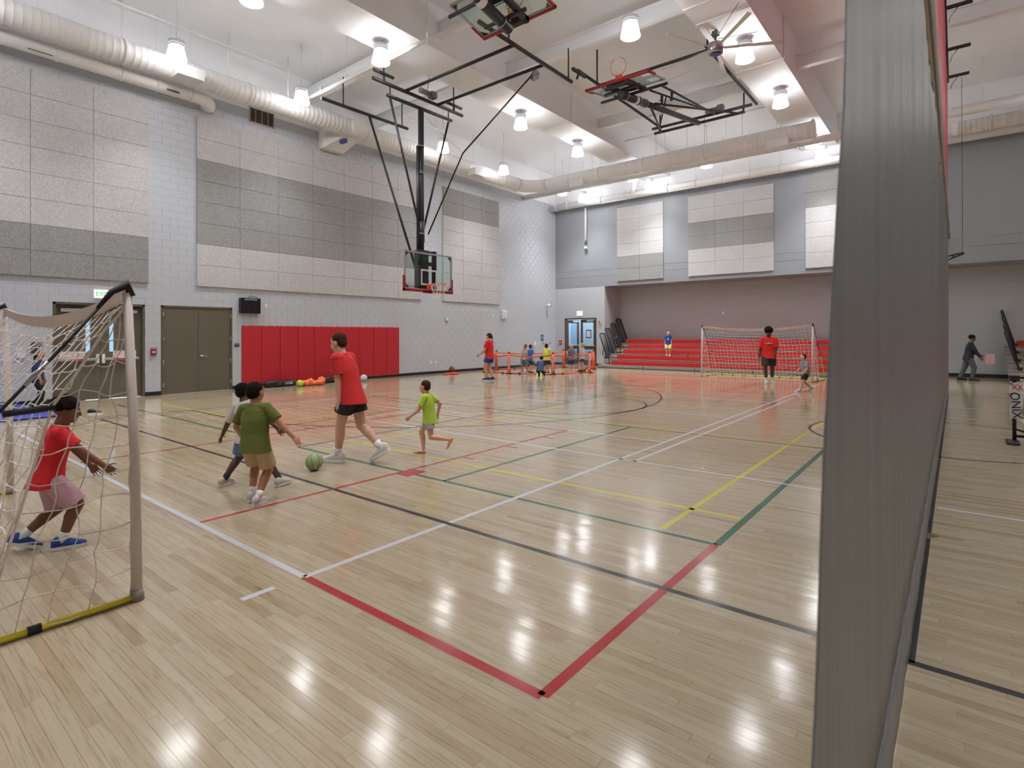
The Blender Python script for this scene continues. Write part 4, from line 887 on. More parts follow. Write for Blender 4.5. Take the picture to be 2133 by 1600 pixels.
bleacher('red bleacher bank beyond the divider curtain', 1.3, 13.2, [2.4, 2.3, 2.2, 2.1, 1.62], True)

# ------------------------------------------------------------------ soccer goals
def soccer_goal(label, origin, xdir, W, seed, cell=0.115, r=0.0032):
    rnd = random.Random(seed)
    t = thing('soccer_goal', label, 'soccer goal', (0, 0, 0), 0, 'portable soccer goals')
    xd = V((xdir[0], xdir[1], 0)).normalized(); yd = V((-xd.y, xd.x, 0)); O = V((origin[0], origin[1], 0))
    T = lambda x, y, z: O + xd * x + yd * y + V((0, 0, z))
    sag = lambda s: 1.925 - 0.13 * 4 * s * (1 - s)
    for x in (0.0, W):
        ob('goal_post', MB().path([T(x, 0, 0.05), T(x, 0.01, 0.9), T(x, 0.05, 1.9)], [0.030, 0.029, 0.026], 12), M_POST, t)
        ob('post_boot', MB().path([T(x, 0, 0.0), T(x, 0, 0.07)], [0.04, 0.034], 10), mat('grey_boot', rgb(150, 140, 132), 0.7), t)
        ob('corner_joint', MB().path([T(x, 0.03, 1.88), T(x, 0.05, 1.95), T(x, 0.13, 1.90), T(x, 0.20, 1.80)], [0.026, 0.031, 0.018, 0.010], 10), M_BLKR, t)
        rd = [(0.16, 1.85), (0.36, 1.58), (0.62, 1.25), (0.92, 0.86), (1.15, 0.5), (1.3, 0.2), (1.35, 0.03)]
        ob('bow_rod', MB().path([T(x, a, b) for a, b in rd[:4]], 0.009, 8), M_BLKR, t)
        ob('bow_rod_lower', MB().path([T(x, a, b) for a, b in rd[3:]], 0.013, 8), M_YEL, t)
        ob('rod_ferrule', MB().tube(T(x, 0.43, 1.495), T(x, 0.53, 1.365), 0.011, n=8), M_STEEL, t)
        ob('side_base_bar', MB().tube(T(x, 0.03, 0.022), T(x, 1.35, 0.022), 0.02, n=10), M_YEL, t)
        ob('bar_clip', MB().tube(T(x, 0.46, 0.022), T(x, 0.52, 0.022), 0.026, n=10), M_BLKR, t)
        ob('side_strap', MB().path([T(x, 0.40, 1.235), T(x, 0.62, 1.22)], 0.018, 6), M_BLKR, t)
    ob('back_base_bar', MB().tube(T(0, 1.35, 0.022), T(W, 1.35, 0.022), 0.02, n=10), M_YEL, t)
    for i in range(9): ob('bar_clip', MB().tube(T(W * (i + 0.5) / 9 - 0.02, 1.35, 0.022), T(W * (i + 0.5) / 9 + 0.02, 1.35, 0.022), 0.027, n=8), M_BLKR, t)
    bd = MB(); n = 40; vs = []
    for i in range(n + 1):
        s = i / n; z = sag(s); wdt = 0.055 + 0.03 * 4 * s * (1 - s)
        vs += [T(W * s, 0.03, z), T(W * s, 0.055, z + 0.004), T(W * s, 0.06, z - wdt), T(W * s, 0.035, z - wdt)]
    f = []
    for i in range(n):
        for j in range(4): a, b = i * 4 + j, i * 4 + (j + 1) % 4; f.append((a, b, b + 4, a + 4))
    bd.add(vs, f, False); ob('crossbar_sleeve', bd, M_BAND, t)
    for i in range(1, 14): s = i / 14; ob('net_tie', MB().tube(T(W * s, 0.028, sag(s) - 0.07), T(W * s + 0.012, 0.028, sag(s) - 0.01), 0.004, n=5), M_NETW, t)
    pf = [(0.05, 1.84), (0.16, 1.68), (0.41, 1.24), (0.6, 0.48), (0.78, 0.03)]
    seg = [0.0]
    for a, b in zip(pf, pf[1:]): seg.append(seg[-1] + sqrt((b[0] - a[0]) ** 2 + (b[1] - a[1]) ** 2))
    def prof_at(u):
        for i in range(len(pf) - 1):
            if u <= seg[i + 1] or i == len(pf) - 2:
                k = (u - seg[i]) / (seg[i + 1] - seg[i]); return (pf[i][0] + (pf[i + 1][0] - pf[i][0]) * k, pf[i][1] + (pf[i + 1][1] - pf[i][1]) * k)
    Lp = seg[-1]; nu = int(Lp / cell); nx = int(W / cell); nt = MB()
    jit = {}
    def node(i, j):
        if (i, j) not in jit:
            s = i / nx; y, z = prof_at(Lp * j / nu); z -= (1.925 - sag(s)) * max(0, 1 - j / nu * 1.3)
            q = 0.4 if 0 < j < nu else 0.1
            bl = 0.12 * sin(pi * s) * sin(pi * j / nu)
            jit[(i, j)] = T(W * s + rnd.uniform(-1, 1) * cell * q * 0.3, y + bl + rnd.uniform(-1, 1) * cell * q * 0.5, max(0.012, z + rnd.uniform(-1, 1) * cell * q * 0.35))
        return jit[(i, j)]
    def cord(pts, rr=r):
        P = []
        for a, b in zip(pts, pts[1:]):
            P += [a, (a + b) / 2 + V((rnd.uniform(-1, 1), rnd.uniform(-1, 1), rnd.uniform(-1.2, 0.2))) * cell * 0.09]
        P.append(pts[-1]); nt.path(P, rr, 4, False)
    for i in range(nx + 1): cord([node(i, j) for j in range(nu + 1)])
    for j in range(1, nu + 1): cord([node(i, j) for i in range(nx + 1)])
    ob('back_net', nt, M_NETW, t)
    for x in (0.0, W):
        nt = MB(); rows = 11; cols = 4
        def sn(i, j):
            z = 1.78 * (1 - j / rows) + 0.03 * (j / rows); yb = None
            for (a, b), (c, d) in zip(pf, pf[1:]):
                if d <= z <= b: k = (b - z) / (b - d); yb = a + (c - a) * k; break
            if yb is None: yb = pf[-1][0]
            rj = random.Random(seed * 1000 + i * 31 + j + int(x * 7)); q = 0.03 if 0 < i < cols else 0.012
            return T(x + rj.uniform(-1, 1) * 0.02, 0.035 + (yb - 0.035) * i / cols + rj.uniform(-1, 1) * q, max(0.012, z + rj.uniform(-1, 1) * q))
        for j in range(rows + 1): cord([sn(i, j) for i in range(cols + 1)])
        for i in range(1, cols): cord([sn(i, j) for j in range(rows + 1)])
        cord([sn(0, j) for j in range(rows + 1)], 0.0045)
        cord([T(x, a, b) for a, b in pf[:4]] + [T(x, 0.7, 0.2)], 0.008)
        ob('side_net', nt, M_NETW, t)
    return t
soccer_goal('white netted soccer goal in front of the grey exit door', (-3.965, 1.215), (-1, 0), 3.70, 5)
soccer_goal('white netted soccer goal standing before the red bleachers', (-7.60, 21.0), (3.84, -0.37), 3.86, 9, cell=0.125, r=0.004)

# ------------------------------------------------------------------ orange net pen
t = thing('net_pen', 'orange framed net pen with six posts in the far corner', 'net pen', (0, 0, 0))
PP = [(-15.75, 17.79), (-14.41, 17.71), (-12.65, 18.35), (-12.04, 20.16), (-13.1, 22.3), (-14.94, 22.57), (-16.6, 19.5)]
M_NETD = mat('dark_net_cord', rgb(96, 96, 100), 0.8)
for i, (x, y) in enumerate(PP):
    po = ob('pen_post', MB().path([(x, y, 0.02), (x, y, 0.45), (x, y, 0.84)], [0.075, 0.062, 0.04], 10), M_ORG, t)
    ob('post_knob', MB().ell((x, y, 0.865), 0.045, 0.045, 0.04), M_BLKR, po); ob('post_foot', MB().bbox(x - 0.14, y - 0.06, 0, x + 0.14, y + 0.06, 0.04, 0.01), M_BLKR, po)
    dv = V((-x, -y, 0)).normalized(); rt = V((-dv.y, dv.x, 0))
    if i in (1, 2, 3): text('lettering', 'FRANKLIN', 0.10, (x + dv.x * 0.078, y + dv.y * 0.078, 0.38), (0, 0, 1), -rt if False else V((0, 0, 1)).cross(dv) * -1, M_WPL, po, ext=0.002)
    x2, y2 = PP[(i + 1) % len(PP)]; a, b = V((x, y, 0)), V((x2, y2, 0)); zt = 0.80
    if i == 3: continue
    ob('base_bar', MB().tube(a + V((0, 0, 0.03)), b + V((0, 0, 0.03)), 0.022, n=8), M_ORG, t)
    for q in (0.25, 0.75): c = a.lerp(b, q); ob('base_clip', MB().bbox(c.x - 0.04, c.y - 0.04, 0.0, c.x + 0.04, c.y + 0.04, 0.065, 0.008), M_BLKR, t)
    tp = [a.lerp(b, s / 8) + V((0, 0, zt - 0.07 * sin(pi * s / 8))) for s in range(9)]
    tb = MB(); vs = []
    for p in tp: vs += [p, p + V((0, 0, -0.05))]
    tb.add(vs, [(2 * s, 2 * s + 1, 2 * s + 3, 2 * s + 2) for s in range(8)]); o = ob('top_tape', tb, M_ORG, t); md = o.modifiers.new('thickness', 'SOLIDIFY'); md.thickness = 0.006
    nt = MB(); L = (b - a).length; nx = int(L / 0.06)
    for s in range(1, nx): p = a.lerp(b, s / nx); nt.tube(p + V((0, 0, 0.04)), p + V((0, 0, zt - 0.1)), 0.0022, n=3, cap=False)
    for s in range(1, 12): nt.tube(a + V((0, 0, 0.06 * s)), b + V((0, 0, 0.06 * s)), 0.0022, n=3, cap=False)
    ob('pen_net', nt, M_NETD, t)

# ------------------------------------------------------------------ portable pickleball net beyond the curtain
t = thing('pickleball_net', 'black framed portable pickleball net with a white ONIX sleeve', 'sports net', (0.66, 11.12, 0))
ob('net_post', MB().tube((0, 0, 0.05), (0, 0, 0.98), 0.024, n=10).box(-0.05, -0.05, 0.92, 0.06, 0.05, 1.0), M_BLK, t)
ob('post_base', MB().bbox(-0.09, -0.28, 0, 0.05, 0.12, 0.035, 0.008).tube((0, 0.05, 0.03), (0, 0.0, 0.2), 0.015, n=8), M_BLK, t)
ob('base_rail', MB().tube((0, 0, 0.1), (3.3, 0, 0.1), 0.02, n=8), M_BLK, t); ob('base_strut', MB().tube((0.02, 0, 0.2), (0.3, 0, 0.1), 0.014, n=8), M_BLK, t)
sl = MB(); sl.add([(-0.02, -0.04, 0.9), (0.12, -0.04, 0.9), (0.085, -0.035, 0.5), (0.06, -0.03, 0.36), (-0.05, -0.03, 0.36), (-0.055, -0.035, 0.5), (-0.02, -0.03, 0.9), (0.12, -0.03, 0.9), (0.085, 0.025, 0.5), (0.06, 0.03, 0.36), (-0.05, 0.03, 0.36), (-0.055, 0.025, 0.5)],
   [(0, 5, 4, 3, 2, 1), (6, 7, 8, 9, 10, 11), (0, 1, 7, 6), (1, 2, 8, 7), (2, 3, 9, 8), (3, 4, 10, 9), (4, 5, 11, 10), (5, 0, 6, 11)])
ob('post_sleeve', sl, M_WPL, t)
text('lettering', 'ONIX', 0.155, (0.012, -0.043, 0.56), (0.08, 0, -1), (1, 0, 0.08), M_BLKR, t)
text('logo_mark', 'XX', 0.11, (0.035, -0.046, 0.83), (1, 0, 0), (0, 0, 1), M_REDTXT, t, sx=0.8)
nt = MB()
for s in range(0, 62): x = 0.1 + s * 0.05; nt.tube((x, 0, 0.18), (x, 0, 0.86), 0.002, n=3, cap=False)
for s in range(15): nt.tube((0.1, 0, 0.18 + 0.048 * s), (3.2, 0, 0.18 + 0.048 * s), 0.002, n=3, cap=False)
ob('net_mesh', nt, M_BLK, t); ob('top_band', MB().box(0.1, -0.004, 0.84, 3.2, 0.004, 0.90), M_BLKR, t)
ob('strap_tail', MB().add([(0.06, -0.03, 0.36), (0.4, -0.03, 0.34), (0.3, -0.035, 0.16), (0.18, -0.035, 0.1), (0.06, -0.02, 0.36), (0.4, -0.02, 0.34), (0.3, -0.025, 0.16), (0.18, -0.025, 0.1)], [(0, 3, 2, 1), (4, 5, 6, 7), (0, 1, 5, 4), (1, 2, 6, 5), (2, 3, 7, 6), (3, 0, 4, 7)]), M_WPL, t)

# ------------------------------------------------------------------ small things on the walls
def wall_item(name, label, cat, y, z, w, h, d, m, extra=None, x=XL, b=0.008):
    t = thing(name, label, cat, (x, y, z)); ob('housing', MB().bbox(0, -w / 2, -h / 2, d, w / 2, h / 2, b), m, t)
    if extra: extra(t)
    return t
def ex(t): text('lettering', 'EXIT', 0.155, (0.051, 0, 0), (0, 1, 0), (0, 0, 1), M_GREENTXT, t, sx=0.85, ext=0.001)
wall_item('exit_sign', 'white exit sign with green letters above the push bar doors', 'exit sign', 4.44, 2.69, 0.34, 0.21, 0.05, M_EXITW, ex)
def ps_(t):
    ob('pull_station', MB().bbox(0.01, -0.06, -0.08, 0.05, 0.06, 0.08, 0.008), mat('alarm_red', rgb(178, 38, 48), 0.4), t); ob('pull_handle', MB().box(0.05, -0.035, -0.03, 0.056, 0.035, 0.02), M_WPL, t)
M_CLR = glass_mat('clear_cover', (0.92, 0.90, 0.92, 1))
wall_item('fire_alarm_pull', 'red fire alarm pull under a clear cover between two doors', 'fire alarm', 5.60, 1.19, 0.16, 0.24, 0.08, M_CLR, ps_)
wall_item('room_sign', 'small dark room sign beside the storeroom door', 'sign', 7.84, 1.335, 0.15, 0.10, 0.012, mat('dark_sign', rgb(66, 62, 74), 0.5), lambda t: text('lettering', 'STORAGE', 0.028, (0.0125, 0, 0.02), (0, 1, 0), (0, 0, 1), M_WPL, t), b=0.003)
def sc(t):
    text('lettering', 'DAKTRONICS', 0.062, (0.161, 0, 0.185), (0, 1, 0), (0, 0, 1), M_WPL, t)
    for y in (-0.13, 0.11):
        d = MB()
        for dy, dz, w, h in ((-0.06, 0.06, 0.012, 0.10), (0.06, 0.06, 0.012, 0.10), (-0.06, -0.06, 0.012, 0.10), (0.06, -0.06, 0.012, 0.10), (0, 0.12, 0.10, 0.012), (0, 0, 0.10, 0.012), (0, -0.12, 0.10, 0.012)): d.box(0.1605, y + dy - w / 2, -0.02 + dz - h / 2, 0.162, y + dy + w / 2, -0.02 + dz + h / 2)
        ob('unlit_digit', d, mat('unlit_led', rgb(30, 24, 24), 0.5), t)
    ob('power_cable', MB().path([(0.05, -0.05, 0.24), (0.05, 0.02, 0.30), (0.05, 0.2, 0.28), (0.04, 0.33, 0.2), (0.04, 0.33, 0.0), (0.03, 0.31, -0.1)], 0.007, 6), M_BLKR, t)
wall_item('shot_clock', 'black unlit shot clock on the wall above the red pads', 'shot clock', 8.20, 2.535, 0.60, 0.47, 0.16, mat('black_cabinet', rgb(16, 16, 18), 0.35), sc)
for nm, lb, ct, y, z, w, h, d in (('outlet_plate', 'white outlet plate beside the shot clock', 'outlet', 8.74, 2.565, 0.075, 0.12, 0.01), ('outlet_plate', 'white floor level outlet nearer the red pads', 'outlet', 15.78, 0.48, 0.075, 0.12, 0.01), ('outlet_plate', 'white floor level outlet nearer the basketball', 'outlet', 16.02, 0.475, 0.075, 0.12, 0.01),
      ('sensor_plate', 'small white wall plate left of the round speaker', 'wall plate', 19.7, 2.53, 0.07, 0.15, 0.02), ('wall_switch', 'small white switch box behind the soccer goal net', 'switch', 2.88, 1.18, 0.13, 0.12, 0.03), ('thermostat', 'white thermostat box above the net pen', 'thermostat', 22.95, 1.15, 0.22, 0.22, 0.05), ('wall_switch', 'slim white switch next to the thermostat above the pen', 'switch', 23.3, 1.15, 0.08, 0.14, 0.02), ('outlet_plate', 'grey outlet plate above the pen, next to the switch', 'outlet', 23.8, 1.15, 0.07, 0.13, 0.01), ('outlet_plate', 'dark outlet plate above the pen, nearest the corner', 'outlet', 24.35, 1.15, 0.07, 0.13, 0.01)):
    wall_item(nm, lb, ct, y, z, w, h, d, M_WPL if 'dark' not in lb and 'grey' not in lb else mat('grey_plate', rgb(110, 108, 112), 0.5), b=0.003)
wall_item('notice_plate', 'dark notice plate behind the soccer goal net', 'sign', 3.16, 1.36, 0.22, 0.26, 0.02, MATS['dark_sign'], b=0.004)
wall_item('room_sign', 'blue room sign on the wall above the net pen', 'sign', 23.66, 1.45, 0.24, 0.32, 0.015, mat('blue_sign', rgb(58, 70, 112), 0.5), lambda t: [ob('pale_line', box(0.0155, -0.07, z, 0.0165, 0.07, z + 0.02), M_WPL, t) for z in (0.06, 0.0, -0.06)] and None, b=0.004)
def st(t): ob('strobe_lens', MB().bbox(0.04, -0.035, -0.05, 0.075, 0.035, 0.05, 0.01), M_WPL, t); ob('red_face', box(0.041, -0.06, -0.09, 0.043, 0.06, -0.055), MATS['alarm_red'], t)
wall_item('alarm_strobe', 'white and red alarm strobe beneath the lowered hoop', 'fire alarm', 16.66, 2.27, 0.15, 0.2, 0.04, mat('strobe_body', rgb(206, 190, 188), 0.5), st)
def sp(t): ob('grille_cloth', MB().bbox(0.14, -0.13, -0.17, 0.16, 0.13, 0.17, 0.01), mat('speaker_cloth', rgb(214, 216, 220), 0.8), t)
wall_item('wall_speaker', 'white rounded wall speaker past the last acoustic panel', 'speaker', 20.45, 2.57, 0.3, 0.4, 0.14, M_WPL, sp, b=0.03)
t = thing('security_camera', 'white dome security camera near the far corner', 'camera', (XL, 24.05, 3.17))
ob('camera_mount', MB().tube((0, 0, 0), (0.12, 0, 0), 0.04, n=12), M_WPL, t); ob('camera_dome', MB().ell((0.17, 0, -0.02), 0.10, 0.10, 0.10), M_WPL, t); ob('camera_lens', MB().ell((0.25, 0.03, -0.05), 0.035, 0.035, 0.035), M_BLKR, t)
def far_item(name, label, cat, x, z, w, h, d, m, y=YF, b=0.008):
    t = thing(name, label, cat, (x, y, z)); ob('housing', MB().bbox(-w / 2, -d, -h / 2, w / 2, 0, h / 2, b), m, t); return t
t = far_item('exit_sign', 'white exit sign with green letters above the far glazed door', 'exit sign', -15.48, 2.72, 0.34, 0.24, 0.05, M_EXITW)
text('lettering', 'EXIT', 0.16, (0, -0.0515, 0), (1, 0, 0), (0, 0, 1), M_GREENTXT, t, sx=0.85)
t = far_item('fire_alarm_pull', 'red fire alarm pull left of the far glazed door', 'fire alarm', -16.69, 1.18, 0.16, 0.24, 0.06, MATS['alarm_red']); ob('pull_handle', box(-0.04, -0.066, -0.03, 0.04, -0.06, 0.02), M_WPL, t)
t = far_item('alarm_strobe', 'white and red alarm strobe right of the far glazed door', 'fire alarm', -14.26, 2.25, 0.15, 0.2, 0.05, MATS['strobe_body']); ob('strobe_lens', box(-0.03, -0.075, -0.05, 0.03, -0.05, 0.05), MATS['alarm_red'], t)
far_item('outlet_plate', 'white plate on the block wall above the bleachers', 'wall plate', -8.6, 2.62, 0.1, 0.14, 0.02, M_WPL, RY, 0.003)

# ------------------------------------------------------------------ gear on the floor
def ball(name, label, x, y, r, m, seams=None, z=0.0, cat='ball'):
    t = thing(name, label, cat, (x, y, z + r)); ob('ball_skin', MB().ell((0, 0, 0), r, r, r, nu=24, nv=16), m, t)
    if seams:
        for ax in ((1, 0, 0), (0, 1, 0), (0.7, 0.7, 0.2)):
            a = V(ax).normalized(); u = a.orthogonal().normalized(); w = a.cross(u)
            ob('ball_seam', MB().path([(u * cos(q) + w * sin(q)) * r for q in [2 * pi * i / 32 for i in range(32)]], r * 0.03, 5, closed=True), seams, t)
    return t
ball('basketball', 'brown basketball resting on orange vests by the wall', -16.15, 16.14, 0.12, mat('basketball_brown', rgb(126, 70, 40), 0.6, bump=0.2, bscale=300), M_BLKR, 0.10)
ball('foam_ball', 'lime and black ball between the bag and orange vests', -16.2, 9.43, 0.11, mat('lime_skin', rgb(196, 214, 60), 0.5), M_BLKR)
ball('volleyball', 'white ball on the floor in front of the last red pads', -16.2, 11.85, 0.12, mat('pale_ball', rgb(206, 206, 220), 0.5), mat('grey_seam', rgb(160, 160, 176), 0.5))
ball('soccer_ball', 'pale green soccer ball at the running player\u2019s foot', -6.07, 3.72, 0.105, mat('soccer_green', rgb(150, 168, 120), 0.5, var=0.35, scale=14), mat('soccer_dark', rgb(70, 92, 60), 0.5))
def heap(name, label, cat, x, y, sx_, sy_, h, m, seed, lobes=5):
    rnd = random.Random(seed); t = thing(name, label, cat, (x, y, 0))
    for i in range(lobes):
        r = h * rnd.uniform(0.55, 1.0); mm = MB().ell((rnd.uniform(-sx_, sx_) * 0.6, -sy_ + 2 * sy_ * (i + 0.5) / lobes, r * 0.7), sx_ * rnd.uniform(0.6, 0.9), sy_ / lobes * 1.9, r * 0.72, nu=18, nv=12)
        mm.v = [(p[0] + 0.012 * sin(p[2] * 70 + p[1] * 40), p[1] + 0.012 * sin(p[0] * 60), max(0.002, p[2] + 0.012 * sin(p[0] * 55 + p[1] * 48))) for p in mm.v]
        ob('cloth_fold', mm, m, t)
    return t
M_VEST = mat('orange_vest', rgb(240, 122, 74), 0.8); M_VEST2 = mat('bright_orange_vest', rgb(226, 84, 46), 0.8)
heap('training_vests', 'heap of pale orange training vests by the red pads', 'vests', -16.3, 9.98, 0.15, 0.35, 0.2, M_VEST, 3)
heap('training_vests', 'flat pile of orange vests under the basketball', 'vests', -16.12, 16.15, 0.14, 0.36, 0.06, M_VEST2, 4)
def bag(label, x, y0, y1, txt):
    L = y1 - y0; t = thing('equipment_bag', label, 'bag', (x, (y0 + y1) / 2, 0), 0, 'black equipment bags')
    m = MB().bbox(-0.1, -L / 2, 0, 0.1, L / 2, 0.19, 0.05); ob('bag_body', m, mat('black_nylon', rgb(34, 34, 38), 0.7), t)
    ob('zip_line', MB().tube((0.02, -L / 2 + 0.05, 0.19), (0.02, L / 2 - 0.05, 0.19), 0.008, n=6), M_BLKR, t); ob('carry_strap', MB().path([(0.09, -0.2, 0.15), (0.13, -0.1, 0.2), (0.13, 0.1, 0.2), (0.09, 0.2, 0.15)], 0.014, 6), M_BLKR, t)
    text('lettering', txt, 0.11, (0.102, 0.22, 0.1), (0, 1, 0), (0, 0, 1), M_WPL, t); text('logo_mark', 'XX', 0.10, (0.102, -0.08, 0.1), (0, 1, 0), (0, 0, 1), M_REDTXT, t)
    return t
bag('long black equipment bag left of the lime ball', -16.72, 8.55, 9.6, 'ONIX'); bag('long black equipment bag right of the orange vests', -16.72, 10.42, 11.55, 'ONIX')
t = thing('gym_mat', 'blue folding gym mat behind the soccer goal', 'gym mat', (0, 0, 0))
for x0, x1 in ((-17.0 + 0.03, -15.55), (-15.53, -14.1)): ob('mat_panel', MB().bbox(x0, 0.6, 0.0, x1, 2.92, 0.05, 0.012), M_BLUE, t)
# shoes and bottles
def shoe_mesh(L=0.2, w=0.04):
    up = MB(); secs = []
    for s, hw, h, zc in ((0.0, 0.55, 0.30, 0.20), (0.12, 0.85, 0.42, 0.23), (0.3, 0.85, 0.44, 0.24), (0.55, 0.95, 0.30, 0.18), (0.8, 1.0, 0.2, 0.14), (0.97, 0.62, 0.13, 0.11), (1.0, 0.3, 0.08, 0.10)):
        secs.append(((0, (s - 0.3) * L, zc * L), (1, 0, 0), (0, 0, 1), hw * w, h * L * 0.5))
    up.loft(secs, 14)
    so = MB(); n = 20; pts = []
    for i in range(n):
        a = 2 * pi * i / n; y = (0.5 - 0.3) * L + 0.52 * L * sin(a); x = w * 1.06 * cos(a) * (0.85 if sin(a) < 0 else 1.0) * (abs(cos(a)) ** -0.35 if abs(cos(a)) > 0.05 else 1); pts.append((max(-w * 1.08, min(w * 1.08, x)), y))
    so.prism(pts, 'z', 0.0, 0.12 * L); return up, so
def lone_shoes(name, label, x, y, z, ang, m, L=0.22, pair=True):
    t = thing(name, label, 'shoes', (x, y, z), ang)
    for dx in ((-0.07, 0.07) if pair else (0,)):
        u, s = shoe_mesh(L, 0.042); u.v = [(a + dx, b, c) for a, b, c in u.v]; s.v = [(a + dx, b, c) for a, b, c in s.v]
        so = ob('shoe_upper', u, m, t); ob('shoe_sole', s, M_WPL, t)
lone_shoes('sneaker', 'black sneaker with a white sole on the floor by the blue mat', -14.05, 3.5, 0, radians(-20), M_BLKR, 0.25, False)
lone_shoes('sneakers', 'pair of black and white sneakers on the lowest bleacher step', -13.25, 23.82, 0.405, radians(80), M_BLKR)
def bottle(label, x, z, m, yk, h=0.24):
    t = thing('water_bottle', label, 'bottle', (x, yk, z), 0, 'bottles on the bleachers'); ob('bottle_body', MB().lathe((0, 0, 0), [(0.033, 0), (0.036, 0.02), (0.036, h * 0.72), (0.022, h * 0.84)], 14), m, t); ob('bottle_cap', MB().lathe((0, 0, h * 0.84), [(0.024, 0), (0.024, h * 0.12), (0.012, h * 0.16)], 14), M_BLKR, t)
bottle('black water bottle on the bleachers by the standing boy', -9.55, 0.405, M_BLKR, 24.66, 0.26); bottle('pink water bottle on the upper bleacher row', -9.0, 1.167, mat('pink_bottle', rgb(206, 70, 140), 0.4), 26.42 + 0.02, 0.26)
bottle('small purple capped bottle on the lower bleacher row', -8.6, 0.405, mat('clear_bottle', rgb(170, 150, 170), 0.3), 24.66, 0.2); bottle('red water bottle on the lower bleacher row', -9.0, 0.405, MATS['alarm_red'], 24.66, 0.24)
# ------------------------------------------------------------------ people
SKIN = {'light': mat('skin_light', rgb(214, 168, 142), 0.55, var=0.04), 'tan': mat('skin_tan', rgb(178, 126, 94), 0.55, var=0.04), 'brown': mat('skin_brown', rgb(118, 76, 54), 0.5, var=0.05), 'deep': mat('skin_deep', rgb(84, 54, 40), 0.5, var=0.05)}
M_EYE = mat('eye_dark', rgb(30, 24, 22), 0.25); M_EYEW = mat('eye_white', rgb(226, 222, 216), 0.3); M_LIP = mat('lip', rgb(150, 80, 74), 0.5)
def cl(name, r, g, b, rough=0.85, var=0.08): return mat('cloth_' + name, rgb(r, g, b), rough, var=var, scale=9.0, bump=0.25, bscale=45.0)
def hr(name, r, g, b): return mat('hair_' + name, rgb(r, g, b), 0.95, var=0.35, scale=40.0, bump=1.0, bscale=140.0, spec=0.12)
def ik(a, c, l1, l2, pole):
    d = c - a; L = d.length
    if L > (l1 + l2) * 0.999: c = a + d * ((l1 + l2) * 0.999 / L); d = c - a; L = d.length
    x = (l1 * l1 - l2 * l2 + L * L) / (2 * L); h = sqrt(max(0.0, l1 * l1 - x * x)); u = d / L
    p = pole - u * pole.dot(u)
    p = p.normalized() if p.length > 1e-6 else u.orthogonal().normalized()
    return a + u * x + p * h, c
def remesh(o, vox, it=4):
    m = o.modifiers.new('skin', 'REMESH'); m.mode = 'VOXEL'; m.voxel_size = vox; m.use_smooth_shade = True
    s = o.modifiers.new('smooth', 'SMOOTH'); s.iterations = it; s.factor = 0.5; return o
